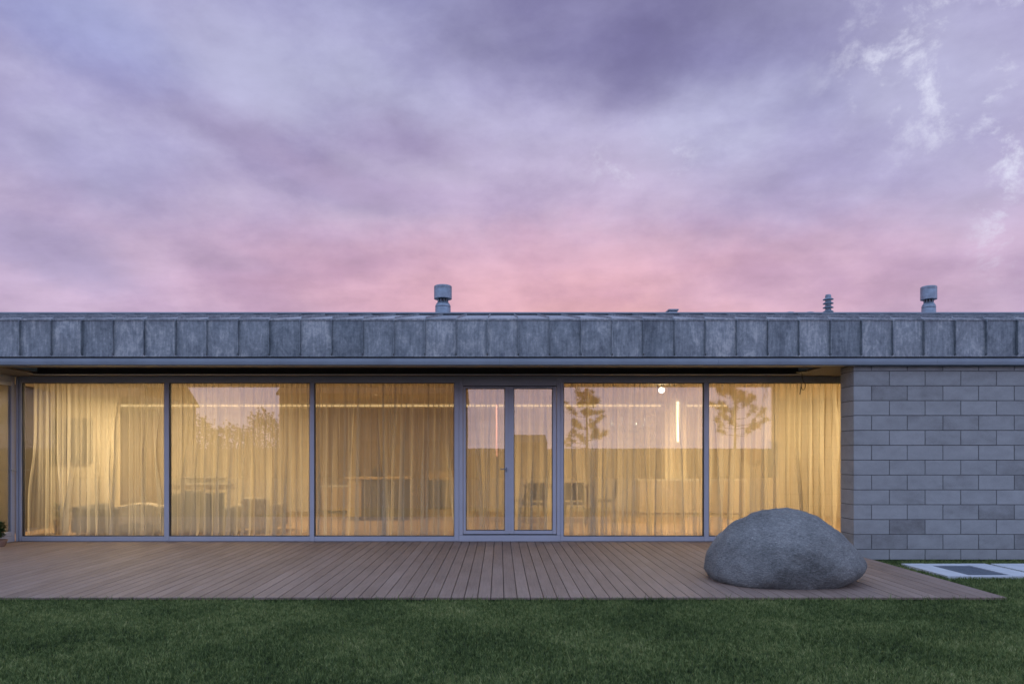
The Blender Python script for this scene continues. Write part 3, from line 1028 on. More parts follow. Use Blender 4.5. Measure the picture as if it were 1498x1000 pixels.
cx_ = lambda x: PX(x, 11.2)
cuts = [46.5, 244, 456, 668, 823, 1034, 1262]
clab = ['sheer cream curtain by the left corner, over the dark wall panel', 'sheer cream curtain in front of the charcoal cushions',
        'dim brownish sheer curtain left of the double door', 'sheer curtain hanging behind the double glass door',
        'sheer curtain over the dining chairs, right of the door', 'yellow sheer curtain behind the boulder, next to the block wall']
for i in range(6):
    curtain(cx_(cuts[i]) + 0.003, cx_(cuts[i + 1]) - 0.003, 40 + i, clab[i], (0.48, 0.95, 1.0, 0.9, 1.1, 1.3)[i])

# ------------------------------------------------------------------ furniture behind the curtain
def cushion(x, y, z, w, h, t, mat, label, lean=0.25, rz=0.0):
    mb = MB()
    n = 14
    pts, fs = [], []
    for s in (-1, 1):
        for j in range(n + 1):
            for i in range(n + 1):
                u, v = 2 * i / n - 1, 2 * j / n - 1
                puff = (max(0, 1 - u ** 4) * max(0, 1 - v ** 4)) ** 0.6
                pu = 1 - 0.06 * (1 - abs(v)) * abs(u)
                pts.append(Vector((u * w / 2 * (1 - .05 * (1 - v * v)), s * t / 2 * puff, v * h / 2 * (1 - .05 * (1 - u * u)))))
    m_ = (n + 1) ** 2
    for j in range(n):
        for i in range(n):
            q = j * (n + 1) + i
            fs.append((q, q + 1, q + n + 2, q + n + 1))
            fs.append((m_ + q, m_ + q + n + 1, m_ + q + n + 2, m_ + q + 1))
    out = []
    for p in pts:
        yy = p.y * math.cos(lean) - p.z * math.sin(lean)
        zz = p.y * math.sin(lean) + p.z * math.cos(lean)
        out.append((x + p.x * math.cos(rz) - yy * math.sin(rz), y + p.x * math.sin(rz) + yy * math.cos(rz), z + zz))
    mb.poly(out, fs)
    o = mb.build('cushion', mat, None, smooth=False)
    o.data.polygons.foreach_set('use_smooth', [True] * len(o.data.polygons))
    tag(o, label, 'cushion', 'cushions on the grey sofa')


ds = 11.62
sx0, sx1 = PX(106, ds), PX(336, ds)
sofa = thing('sofa', 'low grey fabric sofa behind the curtains at left', 'sofa', ((sx0 + sx1) / 2, ds, 0))
part('base', sofa, M['grey_fabric'], (sx0, sx1, ds - 0.05, ds + 0.95, 0.06, 0.27), bevel=0.02)
part('backrest', sofa, M['grey_fabric'], (sx0 + .12, PX(240, ds), ds - 0.04, ds + 0.16, 0.272, 0.47), bevel=0.05)
part('armrest', sofa, M['grey_fabric'], (sx0, sx0 + .115, ds - 0.04, ds + 0.93, 0.272, 0.50), bevel=0.04)
part('armrest', sofa, M['grey_fabric'], (sx1 - .14, sx1, ds - 0.04, ds + 0.93, 0.272, 0.46), bevel=0.04)
for k in range(3):
    w = (sx1 - sx0 - .27) / 3
    part('seat', sofa, M['grey_fabric'], (sx0 + .125 + k * w, sx0 + .12 + (k + 1) * w - .005, ds + 0.17, ds + 0.94, 0.272, 0.42), bevel=0.04)
for sx in (sx0 + .08, sx1 - .08):
    for sy in (ds + .02, ds + .86):
        part('leg', sofa, M['black_metal'], (sx - .02, sx + .02, sy - .02, sy + .02, 0.0, 0.06))
cushion(PX(262, 11.8), 11.88, 0.52, 0.34, 0.40, 0.16, M['dark_fabric'], 'charcoal cushion at the left of the three on the sofa', 0.2, 0.25)
cushion(PX(282, 11.8), 11.90, 0.54, 0.40, 0.46, 0.16, M['dark_fabric'], 'tallest charcoal cushion, middle of the three on the sofa', 0.28, -0.2)
cushion(PX(308, 11.8), 11.89, 0.52, 0.40, 0.42, 0.16, M['dark_fabric'], 'charcoal cushion at the right of the three on the sofa', 0.25, 0.3)
th = MB()
pts, fs = [], []
for j in range(9):
    for i in range(15):
        u, v = i / 14, j / 8
        x_ = PX(176, ds) + u * (PX(236, ds) - PX(176, ds))
        z_ = 0.505 if v < .35 else 0.505 - (v - .35) * 0.5
        y_ = ds + 0.16 - v / .35 * 0.22 if v < .35 else ds - 0.065
        pts.append((x_, y_ + .01 * math.sin(u * 19), z_ + 0.05 * math.sin(u * 3.1) + .006 * math.sin(u * 23 + v * 4)))
for j in range(8):
    for i in range(14):
        q = j * 15 + i
        fs.append((q, q + 1, q + 16, q + 15))
th.poly(pts, fs)
o = th.build('throw', M['cream_fabric'], None, smooth=True)
tag(o, 'cream throw draped over the back of the grey sofa', 'blanket')

da = 12.0
ax0, ax1 = PX(341, da), PX(402, da)
arm = thing('armchair', 'low grey-beige armchair right of the grey sofa', 'armchair', ((ax0 + ax1) / 2, da, 0))
part('base', arm, M['cream_fabric'], (ax0, ax1, da, da + .75, 0.08, 0.30), bevel=0.03)
part('backrest', arm, M['cream_fabric'], (ax0 + .12, ax1 - .12, da, da + .16, 0.303, 0.62), bevel=0.05)
part('armrest', arm, M['cream_fabric'], (ax0, ax0 + .115, da + .01, da + .73, 0.303, 0.50), bevel=0.04)
part('armrest', arm, M['cream_fabric'], (ax1 - .115, ax1, da + .01, da + .73, 0.303, 0.50), bevel=0.04)
part('seat', arm, M['cream_fabric'], (ax0 + .12, ax1 - .12, da + .165, da + .74, 0.303, 0.42), bevel=0.03)
for sx in (ax0 + .06, ax1 - .06):
    for sy in (da + .06, da + .68):
        part('leg', arm, M['black_metal'], (sx - .015, sx + .015, sy - .015, sy + .015, 0.0, 0.08))


def plant(x, y, z0, pot_r, pot_h, h, n, lab, ll=0.20, lw=0.045, seed=3):
    rr = random.Random(seed)
    t = thing('potted_plant', lab, 'plant', (x, y, z0))
    mb = MB()
    mb.lathe([(pot_r * .72, z0), (pot_r * .78, z0 + .01), (pot_r, z0 + pot_h), (pot_r * .9, z0 + pot_h), (pot_r * .86, z0 + pot_h - .03)], x, y, 24)
    mb.build('pot', M['pot'], t, smooth=True)
    mb = MB()
    st = MB()
    for i in range(n):
        a = rr.uniform(0, 6.28)
        el = rr.uniform(0.25, 1.45)
        hz_ = z0 + pot_h + rr.uniform(0.1, 1.0) * h * 0.75
        b0 = Vector((x + rr.uniform(-.02, .02), y + rr.uniform(-.02, .02), z0 + pot_h - .02))
        b1 = Vector((x + math.cos(a) * .06, y + math.sin(a) * .06, hz_))
        if i % 3 == 0:
            st.tube([b0, b1], [.006, .003], 5)
        d_ = Vector((math.cos(a) * math.cos(el), math.sin(a) * math.cos(el), math.sin(el)))
        sd = d_.cross(Vector((0, 0, 1))).normalized()
        L, W = ll * rr.uniform(.6, 1.2), lw * rr.uniform(.7, 1.2)
        pts, fs = [], []
        for k, wf in enumerate((0.15, 0.8, 1.0, 0.7, 0.05)):
            c = b1 + d_ * (L * k / 4) - Vector((0, 0, 1)) * (k / 4) ** 2 * L * .45
            pts += [c - sd * W * wf, c + Vector((0, 0, -.006)), c + sd * W * wf]
        for k in range(4):
            for q in range(2):
                fs.append((k * 3 + q, k * 3 + q + 1, k * 3 + q + 4, k * 3 + q + 3))
        mb.poly(pts, fs)
    st.build('stem', M['leaf'], t)
    mb.build('foliage', M['leaf'], t)
    return t


plant(PX(90, 12.0), 12.0, 0.0, 0.13, 0.24, 0.32, 60, 'leafy plant in a pot on the floor behind the left curtain', 0.17, 0.035, 3)
plant(PX(-6, 10.25), 10.25, 0.0, 0.15, 0.10, 0.34, 260, 'bushy green plant in a low pot on the deck at the left edge', 0.085, 0.03, 5)

d = 13.97
wp = thing('wall_panel', 'dark rectangular panel on the wall behind the left curtain', 'wall panel', (PX(102, d), d, 0.0))
part('frame', wp, M['black_metal'], (PX(70, d), PX(72, d), d - .04, d + .028, PZ(677, d), PZ(612, d)), (PX(132, d), PX(134, d), d - .04, d + .028, PZ(677, d), PZ(612, d)),
     (PX(72, d) + .001, PX(132, d) - .001, d - .04, d + .028, PZ(614, d), PZ(612, d)), (PX(72, d) + .001, PX(132, d) - .001, d - .04, d + .028, PZ(677, d), PZ(675, d)))
part('screen', wp, M['screen'], (PX(72, d) + .001, PX(132, d) - .001, d - .03, d + .028, PZ(675, d) + .001, PZ(614, d) - .001))

cd = 16.1
corridor_box = thing('dim_corridor', 'brown box standing in for a dim corridor by the left end of the light line', 'cabinet', (PX(196, cd), cd, 0))  # box added in place of a dim corridor, its shade put into the brown
part('carcass', corridor_box, M['ply'], (PX(173, cd), PX(222, cd), cd + .02, DB - 0.06, 0.05, 2.30))
part('door', corridor_box, M['ply'], (PX(173, cd), PX(197, cd), cd, cd + .018, 0.06, 2.29))
part('door', corridor_box, M['ply'], (PX(197.5, cd), PX(222, cd), cd, cd + .018, 0.06, 2.29))
part('plinth', corridor_box, M['black_metal'], (PX(174, cd), PX(221, cd), cd + .04, DB - 0.07, 0.0, 0.05))

dsf = 16.45
sh = thing('wall_shelf', 'two white shelf boards on the back wall above the cushions', 'shelf', (PX(298, dsf), dsf, PZ(708, dsf)))
part('board', sh, M['white_lacquer'], (PX(262, dsf), PX(326, dsf), dsf, DB - .001, PZ(698.5, dsf), PZ(696.5, dsf)))
part('board', sh, M['white_lacquer'], (PX(248, dsf), PX(336, dsf), dsf, DB - .001, PZ(708.5, dsf), PZ(706.5, dsf)))
part('bracket', sh, M['white_lacquer'], (PX(270, dsf), PX(272, dsf), dsf + .05, DB - .001, PZ(706.4, dsf), PZ(698.6, dsf)))
part('bracket', sh, M['white_lacquer'], (PX(318, dsf), PX(320, dsf), dsf + .05, DB - .001, PZ(706.4, dsf), PZ(698.6, dsf)))

# kitchen block and fronts in the middle
dk = 14.3
kc = thing('kitchen_island', 'kitchen island with dark fronts and pale top behind the third pane', 'kitchen island', (PX(550, dk), dk, 0))
part('carcass', kc, M['cabinet_dark'], (PX(508, dk), PX(592, dk), dk + .02, dk + .85, 0.08, 0.86))
part('worktop', kc, M['ply'], (PX(503, dk), PX(597, dk), dk - .02, dk + .87, 0.862, 0.905), bevel=0.004)
for k in range(4):
    a = PX(508, dk) + k * (PX(592, dk) - PX(508, dk)) / 4
    part('cabinet_door', kc, M['ply'] if k == 0 else M['cabinet_dark'], (a + .003, a + (PX(592, dk) - PX(508, dk)) / 4 - .003, dk, dk + .018, 0.09, 0.855), bevel=0.002)
part('plinth', kc, M['black_metal'], (PX(509, dk), PX(591, dk), dk + .06, dk + .80, 0.0, 0.08))
dq = 16.1
kr = thing('low_cupboard', 'long timber cupboard along the back wall, left of the kitchen island', 'cupboard', (PX(480, dq), dq, 0))
part('carcass', kr, M['ply'], (PX(470, dq), PX(520, dq), dq + .02, DB - .06, 0.06, 0.62))
part('top', kr, M['white_lacquer'], (PX(468, dq), PX(522, dq), dq, DB - .055, 0.622, 0.655))
part('plinth', kr, M['black_metal'], (PX(471, dq), PX(519, dq), dq + .06, DB - .08, 0.0, 0.06))
tk = thing('oven', 'dark built-in oven in a pale housing left of the door', 'oven', (PX(646, dq), dq, 0))
part('housing', tk, M['ply'], (PX(622, dq), PX(668, dq), dq + .021, DB - .06, 0.0, 1.0))
part('oven_door', tk, M['screen'], (PX(626, dq), PX(664, dq), dq, dq + .02, PZ(744, dq), PZ(702, dq)))
part('handle', tk, M['galv'], (PX(630, dq), PX(660, dq), dq - .035, dq - .022, PZ(707.5, dq), PZ(706, dq)), (PX(632, dq), PX(633, dq), dq - .023, dq - .0005, PZ(707.3, dq), PZ(706.2, dq)),
     (PX(657, dq), PX(658, dq), dq - .023, dq - .0005, PZ(707.3, dq), PZ(706.2, dq)))
# jars on the island
for k, (xx, hh, lb) in enumerate(((524, .16, 'short dark jar on the left of the kitchen island'), (548, .22, 'taller dark jar on the middle of the kitchen island'), (556, .13, 'smallest dark jar on the kitchen island'))):
    mb = MB()
    x_ = PX(xx, dk + .4)
    mb.lathe([(.045, .9055), (.055, .92), (.055, .9055 + hh * .75), (.03, .9055 + hh * .88), (.035, .9055 + hh)], x_, dk + .4, 20)
    tag(mb.build('jar', M['cabinet_dark'], None, smooth=True), lb, 'jar', 'jars on the kitchen island')

# dining table and chairs
dt = 13.6
tx0, tx1 = PX(768, dt), PX(872, dt)
tb = thing('dining_table', 'timber dining table behind the curtain right of the door', 'table', ((tx0 + tx1) / 2, dt + .4, 0))
part('tabletop', tb, M['dark_wood'], (tx0, tx1, dt, dt + .9, 0.72, 0.755), bevel=0.005)
for sx in (tx0 + .06, tx1 - .06):
    for sy in (dt + .06, dt + .84):
        part('leg', tb, M['dark_wood'], (sx - .025, sx + .025, sy - .025, sy + .025, 0.0, 0.719))


def chair(x, y, rz, label):
    t = thing('dining_chair', label, 'chair', (x, y, 0), 'dining chairs round the table')
    mb = MB()
    mb.box(-.21, .21, -.21, .21, .43, .46)

    def bld(mb, nm, mat, bev=0.0):
        c, s = math.cos(rz), math.sin(rz)
        mb.v = [(x + p[0] * c - p[1] * s, y + p[0] * s + p[1] * c, p[2]) for p in mb.v]
        return mb.build(nm, mat, t, bev)
    bld(mb, 'seat', M['dark_fabric'], 0.012)
    mb = MB()
    P, Fc = [], []
    for s in (0, 1):
        for j in range(5):
            for i in range(9):
                u = i / 8 * 2 - 1
                P.append((u * .20 * (1 - .12 * (j / 4) ** 2), .215 + j * .018 - .05 * u * u + s * .022, .52 + j * .083))
    for j in range(4):
        for i in range(8):
            q = j * 9 + i
            Fc += [(q, q + 1, q + 10, q + 9), (45 + q, 45 + q + 9, 45 + q + 10, 45 + q + 1)]
    for i in range(8):
        Fc += [(i + 1, i, 45 + i, 46 + i), (36 + i, 37 + i, 82 + i, 81 + i)]
    for j in range(4):
        Fc += [(j * 9, j * 9 + 9, 45 + j * 9 + 9, 45 + j * 9), (j * 9 + 17, j * 9 + 8, 53 + j * 9, 62 + j * 9)]
    mb.poly(P, Fc)
    bld(mb, 'backrest', M['dark_fabric'])
    for sx in (-1, 1):
        mb = MB()
        mb.tube([(sx * .17, -.17, .43), (sx * .215, -.215, 0)], [.014, .010], 8)
        bld(mb, 'leg', M['black_metal'])
        mb = MB()
        mb.tube([(sx * .18, .26, .60), (sx * .18, .19, .43), (sx * .215, .235, 0)], [.011, .014, .010], 8)
        bld(mb, 'leg', M['black_metal'])


chair(PX(778, 13.1), 13.1, 0.2 + math.pi, 'dark dining chair with its back to the glass, seen through the door')
chair(PX(841, 13.1), 13.15, math.pi - .15, 'dark dining chair right of the door frame, back to the glass')
chair(PX(884, 13.9), 13.95, -math.pi / 2 - .2, 'dark dining chair at the right head of the table')
chair(PX(757, 13.9), 14.0, math.pi / 2 + .1, 'dark dining chair at the left head of the table')

# lamps
dl = 12.0
pl = thing('pendant_lamp', 'small glowing globe lamp hanging near the top of the fourth pane', 'lamp', (PX(968, dl), dl, PZ(570, dl)))
mb = MB()
rr_ = 0.052
mb.lathe([(rr_ * math.cos(a) + .001, PZ(570.5, dl) + rr_ * math.sin(a)) for a in np.linspace(-1.5, 1.5, 13)], PX(968, dl), dl, 20)
mb.build('globe', M['bulb'], pl, smooth=True)
mb = MB()
mb.tube([(PX(968, dl), dl, PZ(570.5, dl) + rr_ - .004), (PX(968, dl), dl, CZ)], 0.006, 8)
mb.build('cord', M['black_metal'], pl)
dc = 14.0
ch = thing('chandelier', 'branching dark chandelier above the dining table', 'lamp', (PX(918, dc), dc, PZ(630, dc)))
mb = MB()
cx0, cz0 = PX(918, dc), PZ(628, dc)
mb.tube([(cx0, dc, cz0), (cx0, dc, CZ)], .007, 8)
for i in range(8):
    a = i * math.pi / 4 + .3
    e = Vector((cx0 + .36 * math.cos(a), dc + .36 * math.sin(a), cz0 + .05 + .10 * (i % 2)))
    mb.tube([(cx0, dc, cz0 - .02), (cx0 + .2 * math.cos(a), dc + .2 * math.sin(a), cz0 - .05), e], .006, 6)
    bl = MB()
    bl.lathe([(.006, e.z), (.018, e.z + .02), (.016, e.z + .05), (.004, e.z + .075)], e.x, e.y, 10)
    bl.build('bulb', M['galv'], ch, smooth=True)
mb.build('branch', M['black_metal'], ch)

M['rose'] = emissive('rose_line_glow', (1.0, 0.42, 0.25), 2.2)
dt2 = 14.6
tl_ = thing('rose_line', 'thin upright rose coloured line glowing behind the left door leaf', 'lamp', (PX(727, dt2), dt2, 0.0))
part('tube', tl_, M['rose'], (PX(725.6, dt2), PX(728.2, dt2), dt2, dt2 + .035, PZ(667, dt2), CZ - .16))  # thin emissive rose strip behind the left door leaf
part('mount', tl_, M['black_metal'], (PX(726, dt2), PX(727.8, dt2), dt2 + .01, dt2 + .025, CZ - .159, CZ))
# things on the right part of the back wall
dr = 16.66
pc = thing('picture', 'narrow dark upright picture on the wall behind the last pane', 'picture', (PX(1129, dr), dr, PZ(697, dr)))
part('frame', pc, M['black_metal'], (PX(1121, dr), PX(1138, dr), dr - .02, dr + .039, PZ(697, dr), PZ(645, dr)))
part('print', pc, M['screen'], (PX(1123, dr), PX(1136, dr), dr - .024, dr - .0205, PZ(695, dr), PZ(647, dr)))
wc = thing('wall_cupboard', 'brown wall cupboard high on the wall behind the last pane', 'cupboard', (PX(1105, 16.3), 16.3, PZ(660, 16.3)))
part('carcass', wc, M['ply'], (PX(1092, 16.3), PX(1120, 16.3), 16.32, DB - .001, PZ(672, 16.3), PZ(616, 16.3)))
part('door', wc, M['ply'], (PX(1092, 16.3), PX(1106, 16.3), 16.30, 16.318, PZ(672, 16.3), PZ(616, 16.3)))
part('door', wc, M['cabinet_dark'], (PX(1116, 16.3), PX(1120, 16.3), 16.30, 16.318, PZ(672, 16.3), PZ(616, 16.3)))
dct = 15.2
ctr = thing('sideboard', 'long low sideboard behind the curtain right of the dining table', 'sideboard', (PX(1000, dct), dct, 0))
part('carcass', ctr, M['side'], (PX(935, dct), PX(1090, dct), dct, dct + .28, 0.08, 0.80))
part('top', ctr, M['white_lacquer'], (PX(933, dct), PX(1092, dct), dct - .02, dct + .29, 0.802, 0.83))
for k in range(4):
    a = PX(935, dct) + k * (PX(1090, dct) - PX(935, dct)) / 4
    part('door', ctr, M['side'], (a + .004, a + (PX(1090, dct) - PX(935, dct)) / 4 - .004, dct - .018, dct - .001, 0.09, 0.795), bevel=0.002)
part('plinth', ctr, M['side'], (PX(937, dct), PX(1088, dct), dct + .03, dct + .25, 0.0, 0.08))

# hook and cord hanging from the soffit at the right
dh = 10.2
hk = thing('hanging_hook', 'small dark hook on a cord hanging from the soffit by the block wall', 'hook', (PX(1173, dh), dh, SO))
mb = MB()
mb.lathe([(.075, SO - .022), (.075, SO - .004), (.05, SO - .001)], PX(1173, dh), dh, 20)
mb.build('rose', M['black_metal'], hk, smooth=True)
mb = MB()
xh = PX(1173, dh)
mb.tube([(xh, dh, SO - .02), (xh + .006, dh, SO - .10), (xh + .02, dh, PZ(558, dh))], .0045, 6)
mb.build('cord', M['black_metal'], hk)
mb = MB()
zc = PZ(567, dh)
loop = [(xh + .02 + .030 * math.sin(a), dh, zc + .060 * math.cos(a) + .03) for a in np.linspace(0.0, 5.2, 22)]
mb.tube(loop + [(xh - .03, dh, zc - .10)], .0055, 6)
mb.build('hook', M['black_metal'], hk)

# ------------------------------------------------------------------ the far side of the garden (seen mirrored in the glass)
def RX(x, dv):
    return (x - VX) / F * dv


def far_house(x0, x1, y1, dep, hw, hr, label):
    t = thing('neighbour_house', label, 'house', ((x0 + x1) / 2, y1, GZ))
    mb = MB()
    mb.box(x0, x1, y1 - dep, y1, GZ, hw)
    mb.build('wall', M['far_wall'], t)
    mb = MB()
    ym = y1 - dep / 2
    mb.prism_x([(y1 + .4, hw - .1), (ym, hr), (y1 - dep - .4, hw - .1), (y1 - dep - .4, hw - .25), (ym, hr - .18), (y1 + .4, hw - .25)], x0 - .08, x1 + .08)
    mb.build('roof', M['far_roof'], t)
    n = max(2, int((x1 - x0) / 3))
    for k in range(n):
        a = x0 + (k + .5) * (x1 - x0) / n
        for zz in ([1.0, 3.7] if hw > 4.5 else [1.0]):
            part('window', t, M['far_glass'], (a - .6, a + .6, y1 + .002, y1 + .03, zz, zz + 1.3))
    return t


YF = -22.0
DV = 2 * DG - YF
far_house(RX(408, DV), RX(676, DV), YF, 8, 5.4, 7.8, 'two storey neighbouring house across the garden, mirrored in the third pane')
far_house(RX(-30, DV), RX(286, DV + 8), YF, 8, 5.2, 8.0, 'gabled neighbouring house across the garden, mirrored in the left pane')
def bush(x, y, w, h, label):
    rr = random.Random(int(x * 100) + 9)
    t = thing('garden_bush', label, 'bush', (x, y, GZ), 'bushes between the neighbouring houses')
    st, cr = MB(), MB()
    for k in range(7):
        a = rr.uniform(0, 6.28)
        st.tube([(x, y, GZ), (x + math.cos(a) * w * .25, y + math.sin(a) * w * .25, h * .8)], [.05, .015], 6)
    for k in range(2600):
        u = Vector((rr.gauss(0, 1), rr.gauss(0, 1), rr.gauss(0, 1))).normalized() * rr.uniform(.35, 1.0) ** .5
        lump = 1 + .22 * math.sin(u.x * 7 + 2 * u.z * 5) * math.cos(u.y * 6)
        c = Vector((x + u.x * w * .5 * lump, y + u.y * w * .5 * lump, h * .52 + u.z * h * .5 * lump))
        a_ = Vector((rr.gauss(0, 1), rr.gauss(0, 1), rr.gauss(0, 1))).normalized() * .11
        b_ = a_.cross(Vector((rr.gauss(0, 1), rr.gauss(0, 1), 1))).normalized() * .05
        cr.poly([c - a_, c + b_, c + a_, c - b_], [(0, 1, 2, 3)])
    st.build('stem', M['bark'], t)
    cr.build('foliage', M['needles'], t)


bush(RX(292, DV + 2), YF - 2, 2.6, 3.9, 'round bush at the left between the two tall neighbouring houses')
bush(RX(334, DV + 2), YF - 2.5, 3.0, 3.4, 'lower round bush in the middle between the two tall neighbouring houses')
bush(RX(386, DV + 2), YF - 2, 2.8, 4.3, 'tallest bush at the right between the two tall neighbouring houses')
far_house(RX(752, DV), RX(800, DV), YF - 1, 4, 2.3, 2.75, 'small neighbouring shed across the garden, mirrored in the door')
mb = MB()
xx = -36.0
while xx < 36:
    mb.box(xx, xx + .14, YF + 1.5, YF + 1.53, GZ, 1.78 + random.uniform(-.02, .02), tone=random.random())
    xx += .15
mb.box(-36, 36, YF + 1.46, YF + 1.498, 0.4, 0.5)
mb.box(-36, 36, YF + 1.46, YF + 1.498, 1.3, 1.4)
tag(mb.build('garden_fence', M['fence']), 'board fence along the far side of the garden', 'fence')


def pine(x, y, h, rad, seed, label):
    rr = random.Random(seed)
    t = thing('pine_tree', label, 'tree', (x, y, GZ), 'trees across the garden')
    mb = MB()
    mb.tube([(x, y, GZ), (x + .04, y, h * .5), (x, y, h - .2)], [.10, .06, .012], 8)
    cr = MB()

    def tuft(c, r, n):
        for k in range(n):
            d_ = Vector((rr.gauss(0, 1), rr.gauss(0, 1), rr.gauss(.55, .8))).normalized()
            p0 = c + d_ * r * rr.uniform(.05, .5)
            p1 = p0 + d_ * r * rr.uniform(.5, .95)
            s_ = d_.cross(Vector((rr.uniform(-1, 1), rr.uniform(-1, 1), .3))).normalized() * .014
            cr.poly([p0 - s_, p0 + s_, p1], [(0, 1, 2)])
    z = h * .38
    while z < h - .3:
        f = 1 - (z - h * .38) / (h * .66)
        for i in range(rr.choice([3, 4, 5])):
            a = rr.uniform(0, 6.28)
            L = rad * f ** .6 * rr.uniform(.45, 1.1)
            zz = z + rr.uniform(-.15, .15)
            e = Vector((x + math.cos(a) * L, y + math.sin(a) * L, zz + L * rr.uniform(.15, .5)))
            mid_ = Vector((x + math.cos(a) * L * .55, y + math.sin(a) * L * .55, zz + L * .05))
            mb.tube([(x, y, zz), mid_, e], [.022, .014, .006], 5)
            for q in (mid_.lerp(e, .3), mid_.lerp(e, .7), e, e + Vector((rr.uniform(-.2, .2), rr.uniform(-.2, .2), rr.uniform(0, .25)))):
                tuft(q, rr.uniform(.18, .32), 70)
        z += rr.uniform(.3, .75)
    tuft(Vector((x, y, h - .25)), .3, 110)
    tuft(Vector((x, y, h - .02)), .2, 60)
    mb.build('trunk', M['bark'], t)
    cr.build('crown', M['needles'], t)


pine(RX(858, DV - 6), YF + 6, 4.95, 1.5, 1, 'young pine across the garden, mirrored right of the door')
pine(RX(1075, DV - 5), YF + 5, 6.6, 1.7, 2, 'taller pine across the garden, mirrored in the last pane by the block wall')

# ------------------------------------------------------------------ unseen area lights added to fill the room
def area(x, y, z, sx, sy, power, col=(1.0, 0.70, 0.34)):
    l = bpy.data.lights.new('room_fill_light', 'AREA')
    l.shape = 'RECTANGLE'
    l.size, l.size_y = sx, sy
    l.energy = power
    l.color = col
    o = bpy.data.objects.new('room_fill_light', l)
    COL.objects.link(o)
    o.location = (x, y, z)
    return o


WARM = (1.0, 0.735, 0.425)
area(-6.9, 12.7, CZ - 0.02, 0.6, 0.6, 150, WARM)
area(-4.9, 12.8, CZ - 0.02, 0.6, 0.6, 110, WARM)
area(-2.6, 13.8, CZ - 0.02, 0.4, 0.4, 30, WARM)
area(0.3, 13.6, CZ - 0.02, 0.4, 0.4, 32, WARM)
area(2.7, 13.0, CZ - 0.02, 0.5, 0.5, 95, WARM)
area(5.2, 12.7, CZ - 0.02, 0.6, 0.6, 155, WARM)

# ------------------------------------------------------------------ sky
world = bpy.data.worlds.new('World')
scene.world = world
world.use_nodes = True
wt = world.node_tree
for n in list(wt.nodes):
    wt.nodes.remove(n)
N = NT(wt)
out = N.new('ShaderNodeOutputWorld')
bg = N.new('ShaderNodeBackground')
dirv = N.new('ShaderNodeTexCoord').outputs['Generated']
sep = N.new('ShaderNodeSeparateXYZ')
N.put(sep.inputs[0], dirv)
dx, dy, dz = sep.outputs
az = N.m('MULTIPLY', N.m('ARCTAN2', dx, dy), 180 / math.pi)
el = N.m('MULTIPLY', N.m('ARCSINE', dz), 180 / math.pi)
# warped angles so that no cloud has a geometric edge
wn = N.noise(N.mapping(dirv, (1, 1, 1.8)), 4.0, 8, 0.62, 0.0, col=True)
ws = N.new('ShaderNodeSeparateColor')
N.put(ws.inputs[0], wn)
azw = N.m('ADD', az, N.m('MULTIPLY', N.m('SUBTRACT', ws.outputs[0], 0.5), 8.0))
elw = N.m('ADD', el, N.m('MULTIPLY', N.m('SUBTRACT', ws.outputs[1], 0.5), 5.5))


def sky_at(x, y):
    a = math.atan2(x - VX, F)
    e = math.atan((VY - y) / F * math.cos(a))
    return math.degrees(a), math.degrees(e)


def blob(x, y, sx, sy, rot=0.0):
    """soft patch: centre and half-size given for the photograph, turned into sky angles"""
    a0, e0 = sky_at(x, y)
    k = 180 / math.pi / F * math.cos(math.radians(a0)) ** 2
    ke = 180 / math.pi / F * 0.88
    c, s = math.cos(R(rot)), math.sin(R(rot))
    da_ = N.m('SUBTRACT', azw, a0)
    de_ = N.m('SUBTRACT', elw, e0)
    u = N.m('DIVIDE', N.m('ADD', N.m('MULTIPLY', da_, c), N.m('MULTIPLY', de_, s)), sx * k)
    v = N.m('DIVIDE', N.m('SUBTRACT', N.m('MULTIPLY', de_, c), N.m('MULTIPLY', da_, s)), sy * ke)
    r2 = N.m('ADD', N.m('MULTIPLY', u, u), N.m('MULTIPLY', v, v))
    return N.m('POWER', 2.718, N.m('MULTIPLY', N.m('POWER', r2, 1.7), -0.85))


front = N.ramp(N.rng(el, 0, 60), [(0.0, (0.66, 0.41, 0.53)), (0.19, (0.60, 0.39, 0.545)), (0.29, (0.52, 0.40, 0.585)), (0.42, (0.435, 0.40, 0.615)),
                                  (0.56, (0.345, 0.35, 0.58)), (0.75, (0.55, 0.63, 0.95)), (1.0, (0.75, 0.95, 1.45))])
# cooler towards both sides
side_f = N.rng(N.m('ABSOLUTE', N.m('SUBTRACT', az, 5.0)), 8, 40, 0, 1, True)
front = N.mix(N.m('MULTIPLY', side_f, 0.42), front, (0.40, 0.385, 0.62, 1))
sk = front


def darken(mask, col, amt):
    global sk
    sk = N.mix(N.m('MULTIPLY', mask, amt, clamp=True), sk, c4(col))


darken(blob(790, 415, 480, 85), (0.645, 0.385, 0.52), 0.85)
darken(blob(840, 440, 300, 50), (0.69, 0.39, 0.49), 0.7)
darken(blob(900, 452, 150, 22), (0.73, 0.42, 0.48), 0.6)
darken(blob(960, 55, 300, 85, -8), (0.185, 0.172, 0.345), 0.97)
darken(blob(1110, 125, 130, 45, -18), (0.225, 0.215, 0.415), 0.8)
darken(blob(770, 20, 120, 50), (0.25, 0.235, 0.43), 0.6)
darken(blob(420, 222, 210, 38, -11), (0.31, 0.265, 0.46), 0.95)
darken(blob(570, 182, 120, 36, -8), (0.315, 0.26, 0.45), 0.85)
darken(blob(560, 268, 170, 26, -10), (0.42, 0.33, 0.53), 0.6)
darken(blob(110, 30, 170, 60, -14), (0.29, 0.31, 0.57), 0.8)
darken(blob(40, 365, 150, 32, -5), (0.34, 0.29, 0.50), 0.7)
darken(blob(300, 375, 130, 20, -4), (0.48, 0.36, 0.53), 0.5)
darken(blob(1220, 190, 300, 120, -12), (0.39, 0.395, 0.64), 0.55)
